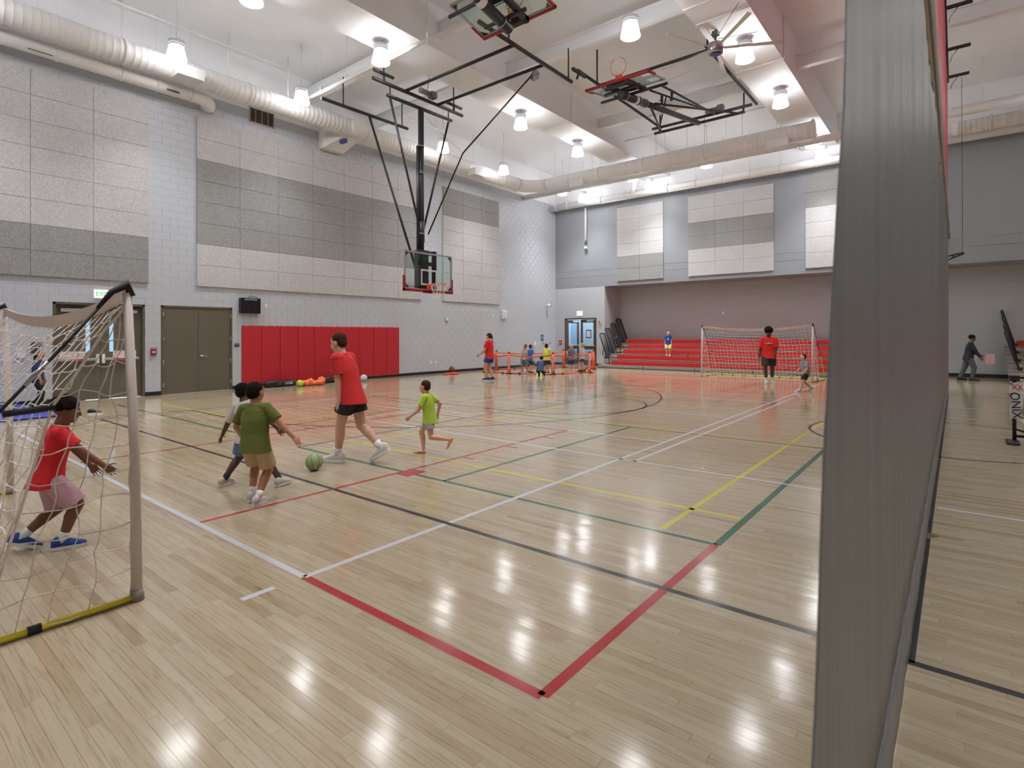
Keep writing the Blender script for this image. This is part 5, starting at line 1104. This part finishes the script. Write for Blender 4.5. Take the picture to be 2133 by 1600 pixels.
def person(label, loc, heading, H, skin='light', hair=None, hairstyle='short', shirt=None, shorts=None, shoes=None, sole=None, socks=None, sleeve=0.55, short_len=0.55, pants=False,
           pelvis=(0, 0, 0.5), lean=(0, 0.02), twist=0.0, head=None, look=(0, 1, 0), footL=(-0.055, 0.0, 0.0), footR=(0.055, 0.0, 0.0), toeL=None, toeR=None, handL=(-0.13, 0.03, 0.42), handR=(0.13, 0.03, 0.42),
           kid=True, barefoot=False, group=None, name='person', vox=0.009, wide=1.0, extra=None, elbow=(0, -1, -0.2), kneel=False):
    t = thing(name, label, 'person', loc, heading - pi / 2, group)      # local +y = facing, +x = right hand side
    hh = H * (0.155 if kid else 0.13)                                     # head height
    W = (0.088 if kid else 0.094) * H * wide                               # half shoulder width
    hip = 0.052 * H * wide; leg = 0.47 * H; thigh, shin = leg * 0.5, leg * 0.5
    up, fo = 0.168 * H, 0.150 * H
    P = V(pelvis) * H
    spine = V((lean[0], lean[1], 1)).normalized(); sl_ = 0.30 * H
    ch = P + spine * sl_                                                   # base of neck
    rx = V((cos(twist), sin(twist), 0)); rx = (rx - spine * rx.dot(spine)).normalized(); fy = spine.cross(rx) * 1.0
    if fy.y < 0: pass
    hx = V((1, 0, 0)); hfy = V((0, 1, 0))
    shp = P + spine * (sl_ * 0.93)
    shL, shR = shp - rx * W, shp + rx * W
    hL, hR = P - hx * hip, P + hx * hip
    fz = 0.05 * H
    fL, fR = V(footL) * H + V((0, 0, fz)), V(footR) * H + V((0, 0, fz))
    kp = V((0, 1, 0.0)) if not kneel else V((0, 0.6, -0.8))
    kL, fL = ik(hL, fL, thigh, shin, kp + V((-0.15, 0, 0))); kR, fR = ik(hR, fR, thigh, shin, kp + V((0.15, 0, 0)))
    ep = V(elbow)
    eL, wL = ik(shL, V(handL) * H, up, fo, ep + V((-0.3, 0, 0))); eR, wR = ik(shR, V(handR) * H, up, fo, ep + V((0.3, 0, 0)))
    neck = ch + spine * (0.035 * H); hc = (neck + spine * (hh * 0.45) + V((0, hh * 0.10, 0))) if head is None else V(head) * H
    lk = V(look).normalized(); hu = V((0, 0, 1)) * 0.75 + spine * 0.25; hu = (hu - lk * hu.dot(lk)).normalized(); hrx = lk.cross(hu); HM = Matrix((hrx, lk, hu)).transposed()
    hp = lambda x, y, z: hc + HM @ V((x * hh, y * hh, z * hh))
    B = MB()
    # trunk
    sec = [(P - spine * 0.045 * H, hx, hfy, 0.062 * H * wide, 0.050 * H), (P, hx, hfy, 0.080 * H * wide, 0.062 * H), (P + spine * sl_ * 0.3, (hx + rx).normalized(), fy, 0.072 * H * wide, 0.055 * H), (P + spine * sl_ * 0.62, rx, fy, 0.086 * H * wide, 0.062 * H), (P + spine * sl_ * 0.88, rx, fy, 0.080 * H * wide, 0.048 * H), (ch, rx, fy, 0.045 * H, 0.036 * H)]
    B.loft(sec, 18); B.caps(shL, shR, 0.031 * H, 0.031 * H)
    nr = hh * 0.27
    B.caps(ch - spine * 0.02 * H, hc - hu * hh * 0.2, nr, nr * 0.95)
    # head: skull, face, jaw, nose, ears
    B.ell(hp(0, -0.05, 0.12), 0.36 * hh, 0.43 * hh, 0.40 * hh, HM, 20, 14); B.ell(hp(0, 0.12, -0.12), 0.30 * hh, 0.30 * hh, 0.36 * hh, HM, 18, 12); B.ell(hp(0, 0.2, -0.36), 0.17 * hh, 0.18 * hh, 0.14 * hh, HM, 14, 8)
    B.caps(hp(0, 0.40, 0.02), hp(0, 0.455, -0.13), 0.035 * hh, 0.065 * hh, 8, 3)
    for s in (-1, 1): B.ell(hp(0.37 * s, -0.03, -0.02), 0.045 * hh, 0.09 * hh, 0.13 * hh, HM, 10, 6); B.ell(hp(0.15 * s, 0.3, -0.1), 0.1 * hh, 0.08 * hh, 0.09 * hh, HM, 10, 6)
    # limbs
    for h_, k_, f_ in ((hL, kL, fL), (hR, kR, fR)):
        B.caps(h_, k_, 0.051 * H * wide, 0.037 * H); B.caps(k_, k_.lerp(f_, 0.35) + V((0, -0.008 * H, 0)), 0.036 * H, 0.036 * H); B.caps(k_.lerp(f_, 0.3) + V((0, -0.008 * H, 0)), f_, 0.035 * H, 0.021 * H)
    for s_, e_, w_ in ((shL, eL, wL), (shR, eR, wR)):
        B.caps(s_, e_, 0.033 * H, 0.025 * H); B.caps(e_, w_, 0.025 * H, 0.0165 * H)
    # hands
    hs = hh * (0.68 if kid else 0.76)
    for w_, e_, side in ((wL, eL, -1), (wR, eR, 1)):
        d = (w_ - e_).normalized(); n = V((-side, 0.2, 0)); n = (n - d * n.dot(d)).normalized(); lat = d.cross(n) * 1.0
        if lat.y < 0: lat = -lat
        pm_ = w_ + d * hs * 0.42
        for q in (-0.13, 0.0, 0.13): B.caps(w_ + lat * q * hs * 0.6 + d * 0.05 * hs, pm_ + lat * q * hs * 1.35, 0.088 * hs, 0.08 * hs, 8, 3)
        for i, q in enumerate((-1.5, -0.5, 0.5, 1.5)):
            ln = (0.36, 0.45, 0.48, 0.42)[i] * hs; b0 = pm_ + lat * q * 0.115 * hs; dd = (d + lat * q * 0.10 + n * 0.25).normalized(); b1 = b0 + dd * ln * 0.5; d2 = (dd + n * 0.45).normalized()
            B.caps(b0, b1, 0.048 * hs, 0.045 * hs, 8, 2); B.caps(b1, b1 + d2 * ln * 0.5, 0.045 * hs, 0.036 * hs, 8, 2)
        t0 = w_ + d * 0.14 * hs + lat * 0.15 * hs; t1 = t0 + (d * 0.5 + lat * 0.75 + n * 0.3).normalized() * 0.24 * hs; B.caps(t0, t1, 0.062 * hs, 0.052 * hs, 8, 2); B.caps(t1, t1 + (d * 0.85 + lat * 0.35 + n * 0.35).normalized() * 0.2 * hs, 0.05 * hs, 0.038 * hs, 8, 2)
    # bare feet
    tl = V(toeL if toeL else (-0.05, 1, 0)); tr = V(toeR if toeR else (0.05, 1, 0))
    feet = []
    for f_, td, k_ in ((fL, tl, kL), (fR, tr, kR)):
        td = td.normalized(); fl = 0.15 * H; shn = (f_ - k_).normalized()
        heel = f_ + V((0, 0, -0.028 * H)) * 1.0 if abs(td.z) < 0.3 else f_ + shn * 0.028 * H
        feet.append((f_, td, fl, heel))
        if barefoot:
            B.caps(heel - td * 0.015 * H, heel + td * fl * 0.62 - V((0, 0, 0.006 * H)), 0.021 * H, 0.017 * H, 10, 3)
            lt = td.cross(V((0, 0, 1))).normalized() if abs(td.z) < 0.95 else V((1, 0, 0))
            for q in range(5): B.caps(heel + td * fl * 0.55 + lt * (q - 2) * 0.0095 * H - V((0, 0, 0.010 * H)), heel + td * fl * (0.84 - 0.03 * abs(q - 1)) + lt * (q - 2) * 0.0105 * H - V((0, 0, 0.012 * H)), 0.0085 * H, 0.006 * H, 6, 2)
        else: B.caps(heel, heel + td * fl * 0.5, 0.022 * H, 0.018 * H, 10, 3)
    remesh(ob('body', B, SKIN[skin], t), vox * 0.62, 2)
    # face
    for s in (-1, 1):
        ob('eye', MB().ell(hp(0.145 * s, 0.385, 0.0), 0.062 * hh, 0.03 * hh, 0.04 * hh, HM, 10, 6), M_EYEW, t); ob('iris', MB().ell(hp(0.145 * s, 0.408, 0.0), 0.03 * hh, 0.016 * hh, 0.034 * hh, HM, 8, 6), M_EYE, t)
        ob('eyebrow', MB().caps(hp(0.08 * s, 0.41, 0.085), hp(0.21 * s, 0.365, 0.09), 0.014 * hh, 0.010 * hh, 6, 2), hair or M_EYE, t)
    ob('mouth', MB().ell(hp(0, 0.405, -0.245), 0.095 * hh, 0.03 * hh, 0.025 * hh, HM, 12, 6), M_LIP, t)
    # hair
    if hair:
        Hh = MB()
        if hairstyle == 'afro': Hh.ell(hp(0, -0.10, 0.33), 0.56 * hh, 0.56 * hh, 0.50 * hh, HM, 22, 14)
        elif hairstyle == 'curly':
            Hh.ell(hp(0, -0.1, 0.23), 0.42 * hh, 0.48 * hh, 0.40 * hh, HM, 22, 14)
        else: Hh.ell(hp(0, -0.13, 0.19), 0.39 * hh, 0.43 * hh, 0.375 * hh, HM, 22, 14); Hh.ell(hp(0, -0.22, -0.02), 0.36 * hh, 0.30 * hh, 0.34 * hh, HM, 18, 12)
        if hairstyle in ('afro', 'curly'):
            rr = random.Random(int(H * 1000)); br = 0.5 if hairstyle == 'afro' else 0.42
            for i in range(46): a = rr.uniform(0, 2 * pi); z = rr.uniform(-0.25, 1); q = sqrt(max(0, 1 - z * z)); Hh.ell(hp(br * q * cos(a), -0.1 + br * q * sin(a) * (1.0 if sin(a) < 0 else 0.8), (0.34 if hairstyle == 'afro' else 0.24) + br * (1.0 if hairstyle == 'afro' else 0.8) * z), 0.10 * hh, 0.10 * hh, 0.10 * hh, None, 8, 6)
        if hairstyle == 'bob':
            for s in (-1, 1): Hh.caps(hp(0.3 * s, -0.02, 0.15), hp(0.33 * s, 0.02, -0.38), 0.15 * hh, 0.12 * hh)
            Hh.caps(hp(0, -0.3, 0.1), hp(0, -0.33, -0.42), 0.28 * hh, 0.24 * hh); Hh.caps(hp(-0.25, -0.2, 0), hp(-0.28, -0.2, -0.4), 0.2 * hh, 0.14 * hh); Hh.caps(hp(0.25, -0.2, 0), hp(0.28, -0.2, -0.4), 0.2 * hh, 0.14 * hh)
        if hairstyle == 'long':
            Hh.caps(hp(0, -0.3, 0.05), hp(0, -0.42, -0.75), 0.30 * hh, 0.20 * hh); 
            for s in (-1, 1): Hh.caps(hp(0.28 * s, -0.12, 0.1), hp(0.26 * s, -0.25, -0.6), 0.16 * hh, 0.12 * hh)
        if hairstyle == 'tail':
            Hh.ell(hp(0, -0.48, 0.22), 0.1 * hh, 0.1 * hh, 0.1 * hh, HM, 10, 6); Hh.caps(hp(0, -0.52, 0.2), hp(0, -0.60, -0.2), 0.10 * hh, 0.11 * hh); Hh.caps(hp(0, -0.60, -0.2), hp(0, -0.50, -0.62), 0.11 * hh, 0.05 * hh)
        remesh(ob('hair', Hh, hair, t), max(vox * 0.8, 0.006), 1)
    # shirt
    if shirt:
        S = MB(); g = 0.012 * H
        hem = -0.062 * H
        S.loft([(P + spine * hem, hx, hfy, 0.106 * H * wide + g, 0.086 * H + g), (P + spine * sl_ * 0.25, (hx + rx).normalized(), fy, 0.088 * H * wide + g, 0.066 * H + g), (P + spine * sl_ * 0.6, rx, fy, 0.094 * H * wide + g, 0.068 * H + g), (P + spine * sl_ * 0.86, rx, fy, 0.088 * H * wide + g * 0.8, 0.053 * H + g), (ch - spine * 0.006 * H, rx, fy, 0.064 * H, 0.050 * H), (ch + spine * 0.012 * H, rx, fy, 0.047 * H, 0.045 * H)], 22); S.caps(shL, shR, 0.043 * H, 0.043 * H); S.caps(ch - spine * 0.022 * H, shL, 0.046 * H, 0.041 * H); S.caps(ch - spine * 0.022 * H, shR, 0.046 * H, 0.041 * H)
        for s_, e_, w_ in ((shL, eL, wL), (shR, eR, wR)):
            c_ = shp; inn = s_.lerp(c_, 0.35)
            if sleeve <= 1.0:
                en = s_.lerp(e_, sleeve + 0.15); S.path([inn, s_, s_.lerp(e_, 0.4), en], [0.042 * H, 0.043 * H, 0.044 * H, 0.046 * H], 16)
            else: S.path([inn, s_, e_, e_.lerp(w_, 0.95)], [0.042 * H, 0.043 * H, 0.036 * H, 0.027 * H], 16)
        remesh(ob('shirt', S, shirt, t), vox * 0.75, 2)
    if shorts:
        S = MB(); g = 0.010 * H
        S.loft([(P - spine * 0.075 * H, hx, hfy, 0.075 * H * wide + g, 0.06 * H + g), (P - V((0, 0, 0.03 * H)), hx, hfy, 0.088 * H * wide + g, 0.070 * H + g), (P + spine * 0.035 * H, hx, hfy, 0.080 * H * wide + g, 0.062 * H + g)], 20)
        for h_, k_, f_ in ((hL, kL, fL), (hR, kR, fR)):
            if pants: S.path([h_, h_.lerp(k_, 0.5), k_, k_.lerp(f_, 0.5), f_ + (k_ - f_) * 0.02], [0.054 * H * wide, 0.060 * H, 0.049 * H, 0.042 * H, 0.034 * H], 16)
            else:
                en = h_.lerp(k_, min(1.0, short_len)) if short_len <= 1 else k_.lerp(f_, short_len - 1)
                S.path([h_, h_.lerp(en, 0.5), en], [0.052 * H * wide, 0.066 * H, 0.068 * H], 16)
        remesh(ob('trousers' if pants else 'shorts', S, shorts, t), vox * 0.75, 2)
    for (f_, td, fl, heel), k_ in zip(feet, (kL, kR)):
        if barefoot: continue
        zx = td.normalized(); upv = (k_ - f_); upv = (upv - zx * upv.dot(zx)); upv = V((0, 0, 1)) if abs(zx.z) < 0.15 else upv.normalized(); xx = zx.cross(upv).normalized(); upv = xx.cross(zx)
        Mx = Matrix((xx, zx, upv)).transposed(); L = fl * 1.18; u_, s__ = shoe_mesh(L, 0.030 * H)
        org = f_ - upv * 0.048 * H
        if abs(zx.z) < 0.15: org.z = max(org.z, 0.001) if f_.z < 0.075 * H else org.z
        for mbb in (u_, s__): mbb.v = [tuple(org + Mx @ V(p)) for p in mbb.v]
        sh = ob('shoe', u_, shoes, t); ob('shoe_sole', s__, sole or M_WPL, sh)
        if socks: ob('sock', MB().path([f_ - (f_ - k_).normalized() * -0.004 * H, f_.lerp(k_, 0.14), f_.lerp(k_, 0.26)], [0.026 * H, 0.026 * H, 0.030 * H], 12), socks, t)
    if extra: extra(t, dict(P=P, ch=ch, spine=spine, rx=rx, fy=fy, H=H, wL=wL, wR=wR, hc=hc, hh=hh, sl=sl_))
    return t
W_ = M_WPL
def logo(w, txt=None, m=W_, h=0.012, up=0.70):
    def f(t, d):
        c = d['P'] + d['spine'] * d['sl'] * up + d['fy'] * (0.083 * d['H'])
        for s in (-1, 1): ob('shirt_print', MB().cbox(c + d['rx'] * s * w * 0.65, (w, 0.004, h)), m, t)
        ob('shirt_print', MB().ell(c, 0.02, 0.004, 0.02, None, 12, 6), m, t)
    return f
RED_T = cl('red_tee', 206, 40, 42); BLKS = cl('black_shorts', 40, 40, 44)
toY = pi / 2
# goalkeeper behind the near net, crouched and facing the play
person('child in red tee and pink shorts crouching in the near soccer goal', (-5.43, 1.16, 0), radians(78), 1.24, 'brown', hr('black', 30, 24, 22), 'curly', cl('crimson_tee', 206, 28, 38), cl('pink_shorts', 200, 158, 170), cl('blue_shoe', 40, 72, 150), W_, W_,
       pelvis=(0, -0.07, 0.455), lean=(0.03, 0.20), footL=(-0.07, -0.20, 0.03), footR=(0.06, 0.0, 0), toeL=(0, 1, -0.35), handL=(-0.15, 0.16, 0.44), handR=(0.17, 0.24, 0.47), look=(0.1, 1, -0.15), short_len=0.95, vox=0.0075, wide=1.12)
# two boys chasing the runner
person('boy in olive tee and khaki shorts seen from behind', (-5.36, 2.66, 0), radians(122), 1.23, 'tan', hr('black', 30, 24, 22), 'short', cl('olive_tee', 92, 100, 36), cl('khaki_shorts', 190, 168, 126), cl('white_shoe', 214, 208, 206), W_, W_,
       pelvis=(0.0, -0.02, 0.47), lean=(-0.06, 0.10), footL=(-0.055, 0.03, 0), footR=(0.05, -0.07, 0.0), handL=(-0.22, 0.14, 0.50), handR=(0.36, 0.02, 0.46), look=(0.25, 1, -0.1), short_len=0.85, vox=0.0075, wide=1.12, sleeve=0.6)
person('boy in pale printed tee and blue shorts in a wide stance', (-6.0, 2.94, 0), radians(110), 1.20, 'deep', hr('black', 30, 24, 22), 'short', cl('pale_print_tee', 196, 192, 184, var=0.35), cl('blue_shorts', 92, 124, 176), cl('cream_shoe', 196, 190, 170), W_, BLKS,
       pelvis=(-0.04, -0.02, 0.45), lean=(-0.26, 0.12), footL=(-0.24, -0.10, 0), footR=(0.26, 0.05, 0), handL=(-0.40, 0.02, 0.40), handR=(0.26, 0.10, 0.45), look=(0.35, 1, -0.1), short_len=0.8, vox=0.0075, wide=1.08, sleeve=0.75)
# running adult with the ball
person('running adult in red tee and black shorts dribbling a soccer ball', (-6.12, 4.18, 0), radians(203), 1.74, 'light', hr('brown', 70, 46, 34), 'short', RED_T, BLKS, cl('white_runner', 216, 214, 206), W_, W_, kid=False,
       pelvis=(0, -0.06, 0.50), lean=(0.0, 0.26), footL=(0.0, 0.06, 0.0), footR=(0.06, -0.27, 0.06), toeR=(0, 1, -0.6), handL=(-0.10, -0.02, 0.44), handR=(0.16, 0.05, 0.47), look=(-0.1, 1, -0.35), short_len=0.55, vox=0.0085, wide=0.96, extra=logo(0.1))
person('barefoot boy in lime tee running past the red lane line', (-5.66, 5.16, 0), radians(205), 1.06, 'light', hr('brown', 70, 46, 34), 'short', cl('lime_tee', 176, 206, 74), cl('grey_shorts', 172, 172, 172), None,
       pelvis=(0, -0.05, 0.47), lean=(0, 0.14), footL=(-0.02, -0.32, 0.16), toeL=(0, 0.5, -0.9), footR=(0.05, 0.06, 0), handL=(-0.14, 0.16, 0.50), handR=(0.15, -0.10, 0.50), look=(0, 1, -0.1), barefoot=True, vox=0.0075)
# by the net pen
person('woman in red tee and blue shorts with a ponytail by the net pen', (-12.85, 14.72, 0), radians(190), 1.74, 'light', hr('brown', 92, 60, 40), 'tail', RED_T, cl('royal_shorts', 44, 58, 150), cl('navy_shoe', 50, 52, 78), W_, None, kid=False,
       footL=(-0.05, 0.03, 0), footR=(0.05, -0.03, 0), handL=(-0.14, 0.16, 0.53), handR=(0.17, 0.24, 0.58), look=(0, 1, -0.2), short_len=0.55, vox=0.011, wide=0.92)
person('child in grey tee with dark hair stepping inside the net pen', (-14.35, 18.75, 0), radians(-95), 1.22, 'tan', hr('black', 30, 24, 22), 'short', cl('grey_tee', 164, 160, 154), cl('slate_shorts', 76, 96, 110), cl('bright_blue_shoe', 40, 100, 180), W_, None, footL=(-0.09, -0.02, 0), footR=(0.10, 0.05, 0), handR=(0.14, 0.06, 0.46), handL=(-0.12, 0.1, 0.46), vox=0.011, short_len=0.9, wide=1.1)
person('boy in blue tee and navy shorts in the net pen, back turned', (-13.85, 18.45, 0), radians(75), 1.22, 'light', hr('brown', 70, 46, 34), 'short', cl('blue_tee', 44, 98, 170), cl('navy_shorts', 34, 38, 60), M_BLKR, W_, None, handL=(-0.13, 0.05, 0.44), handR=(0.14, 0.0, 0.42), vox=0.011, short_len=0.85, wide=1.1)
person('boy in yellow green tee and black shorts in the net pen', (-13.25, 18.75, 0), radians(100), 1.26, 'light', hr('brown', 70, 46, 34), 'short', cl('yellow_tee', 206, 214, 92), BLKS, M_BLKR, W_, None, handL=(-0.13, 0.10, 0.46), handR=(0.13, 0.10, 0.46), vox=0.011, short_len=0.8, wide=1.15)
person('kneeling child in navy tee with lime soles in front of the net pen', (-12.80, 17.72, 0), radians(115), 1.2, 'light', hr('black', 30, 24, 22), 'short', cl('dark_blue_tee', 48, 58, 88), cl('charcoal_shorts', 42, 44, 46), cl('lime_shoe', 186, 210, 110), cl('lime_sole', 196, 214, 120), None,
       pelvis=(0, -0.12, 0.22), lean=(0, 0.75), footL=(-0.07, -0.26, 0.0), footR=(0.07, -0.26, 0.0), toeL=(0, -0.35, -0.9), toeR=(0, -0.35, -0.9), handL=(-0.15, 0.32, 0.05), handR=(0.16, 0.32, 0.05), look=(0, 0.8, -0.6), kneel=True, vox=0.011, short_len=0.95, wide=1.15)
person('fair haired girl in slate tee and navy shorts in the net pen', (-12.83, 20.0, 0), radians(150), 1.2, 'light', hr('blonde', 186, 148, 96), 'bob', cl('slate_tee', 96, 104, 124), cl('deep_navy_shorts', 40, 44, 70), cl('pink_shoe', 220, 160, 166), W_, None, handL=(-0.10, 0.16, 0.72), handR=(0.10, 0.15, 0.74), vox=0.011, short_len=0.9, elbow=(0, -0.5, -1))
person('fair haired girl in pale grey tee standing before the open door', (-12.75, 20.75, 0), radians(185), 1.26, 'light', hr('blonde', 186, 148, 96), 'bob', cl('pale_grey_tee', 176, 172, 170), BLKS, M_BLKR, M_BLKR, None, footL=(-0.07, 0.03, 0), footR=(0.07, -0.05, 0), vox=0.011, short_len=0.7)
# far end
def dino(t, d):
    c = d['P'] + d['spine'] * d['sl'] * 0.55 + d['fy'] * (0.086 * d['H']); ob('shirt_print', MB().ell(c, 0.05, 0.006, 0.06, None, 12, 8), mat('print_green', rgb(70, 190, 120), 0.7), t)
person('boy in royal blue tee and yellow shorts standing on the bleachers', (-10.42, 24.50, 0.612), radians(-75), 1.17, 'light', hr('brown', 92, 60, 40), 'short', cl('royal_tee', 36, 58, 158), cl('yellow_shorts', 226, 212, 130), cl('pale_shoe', 214, 212, 214), W_, None, look=(-0.3, 1, -0.05), vox=0.011, short_len=0.9, extra=dino, wide=1.08)
def lanyard(t, d):
    logo(0.09)(t, d); c = d['P'] + d['spine'] * d['sl']
    ob('whistle_cord', MB().path([c + d['rx'] * -0.05 + d['fy'] * 0.05, c - d['spine'] * 0.2 + d['fy'] * 0.155, c + d['rx'] * 0.05 + d['fy'] * 0.05], 0.004, 5), M_BLKR, t); ob('whistle', MB().ell(c - d['spine'] * 0.22 + d['fy'] * 0.158, 0.018, 0.012, 0.03), M_BLKR, t)
person('teenager in red tee with an afro walking from the far goal', (-4.80, 19.35, 0), radians(-72), 1.84, 'deep', hr('black', 30, 24, 22), 'afro', cl('scarlet_tee', 220, 44, 36), cl('charcoal_sport_shorts', 52, 52, 54), cl('grey_white_shoe', 186, 184, 180), W_, W_, kid=False,
       pelvis=(0, 0, 0.51), footL=(-0.06, -0.10, 0), footR=(0.05, 0.07, 0), handL=(-0.10, 0.13, 0.53), handR=(0.16, 0.02, 0.43), look=(-0.05, 1, -0.2), short_len=0.8, sleeve=0.75, vox=0.011, wide=1.12, extra=lanyard)
person('small child in grey tee and black shorts running by the far goal', (-3.33, 17.2, 0), radians(225), 1.1, 'light', hr('brown', 92, 60, 40), 'short', cl('mid_grey_tee', 142, 146, 150), BLKS, cl('pale_runner', 206, 206, 204), W_, None, pelvis=(0, -0.03, 0.48), lean=(0, 0.15), footL=(-0.05, 0.18, 0.0), footR=(0.05, -0.20, 0.05), toeR=(0, 1, -0.6), handL=(-0.14, 0.14, 0.5), handR=(0.16, 0.12, 0.48), vox=0.011, short_len=0.8, wide=1.1)
def carton(t, d):
    ob('held_carton', MB().cbox(d['wR'] + V((0.02, 0.10, -0.05)), (0.16, 0.2, 0.22)), mat('pale_pink_card', rgb(186, 164, 160), 0.7), t)
person('child in black hoodie and grey trousers walking beyond the curtain', (0.30, 24.62, 0), radians(5), 1.62, 'brown', hr('black', 30, 24, 22), 'curly', cl('black_hoodie', 34, 34, 38), cl('grey_trousers', 84, 86, 90), M_BLKR, M_BLKR, None, pants=True, sleeve=2, lean=(0, 0.14), footL=(-0.05, -0.14, 0), footR=(0.05, 0.05, 0), handL=(-0.10, 0.19, 0.54), handR=(0.12, 0.20, 0.46), look=(0, 1, -0.15), vox=0.011, extra=None, kid=False)
t = thing('cardboard_carton', 'pale pink carton carried by the child in the black hoodie', 'box', (0.86, 24.42, 0.74)); ob('carton_body', MB().bbox(-0.12, -0.10, -0.14, 0.12, 0.10, 0.12, 0.006), mat('pale_pink_card', rgb(190, 150, 146), 0.7), t); ob('carton_flap', MB().cbox((0, -0.09, 0.16), (0.22, 0.01, 0.09)), MATS['pale_pink_card'], t)
person('girl in navy tee and black leggings behind the near soccer goal', (-15.85, 2.98, 0.05), radians(60), 1.30, 'tan', hr('dark_brown', 52, 34, 28), 'long', cl('navy_tee', 40, 46, 100), cl('black_leggings', 30, 30, 34), M_BLKR, M_BLKR, None, pants=True, sleeve=0.8, pelvis=(0, -0.02, 0.5), lean=(0, 0.06), footL=(-0.05, -0.06, 0), footR=(0.05, 0.03, 0), handL=(-0.12, 0.05, 0.42), handR=(0.13, 0.08, 0.42), look=(0.3, 1, -0.05), vox=0.011)
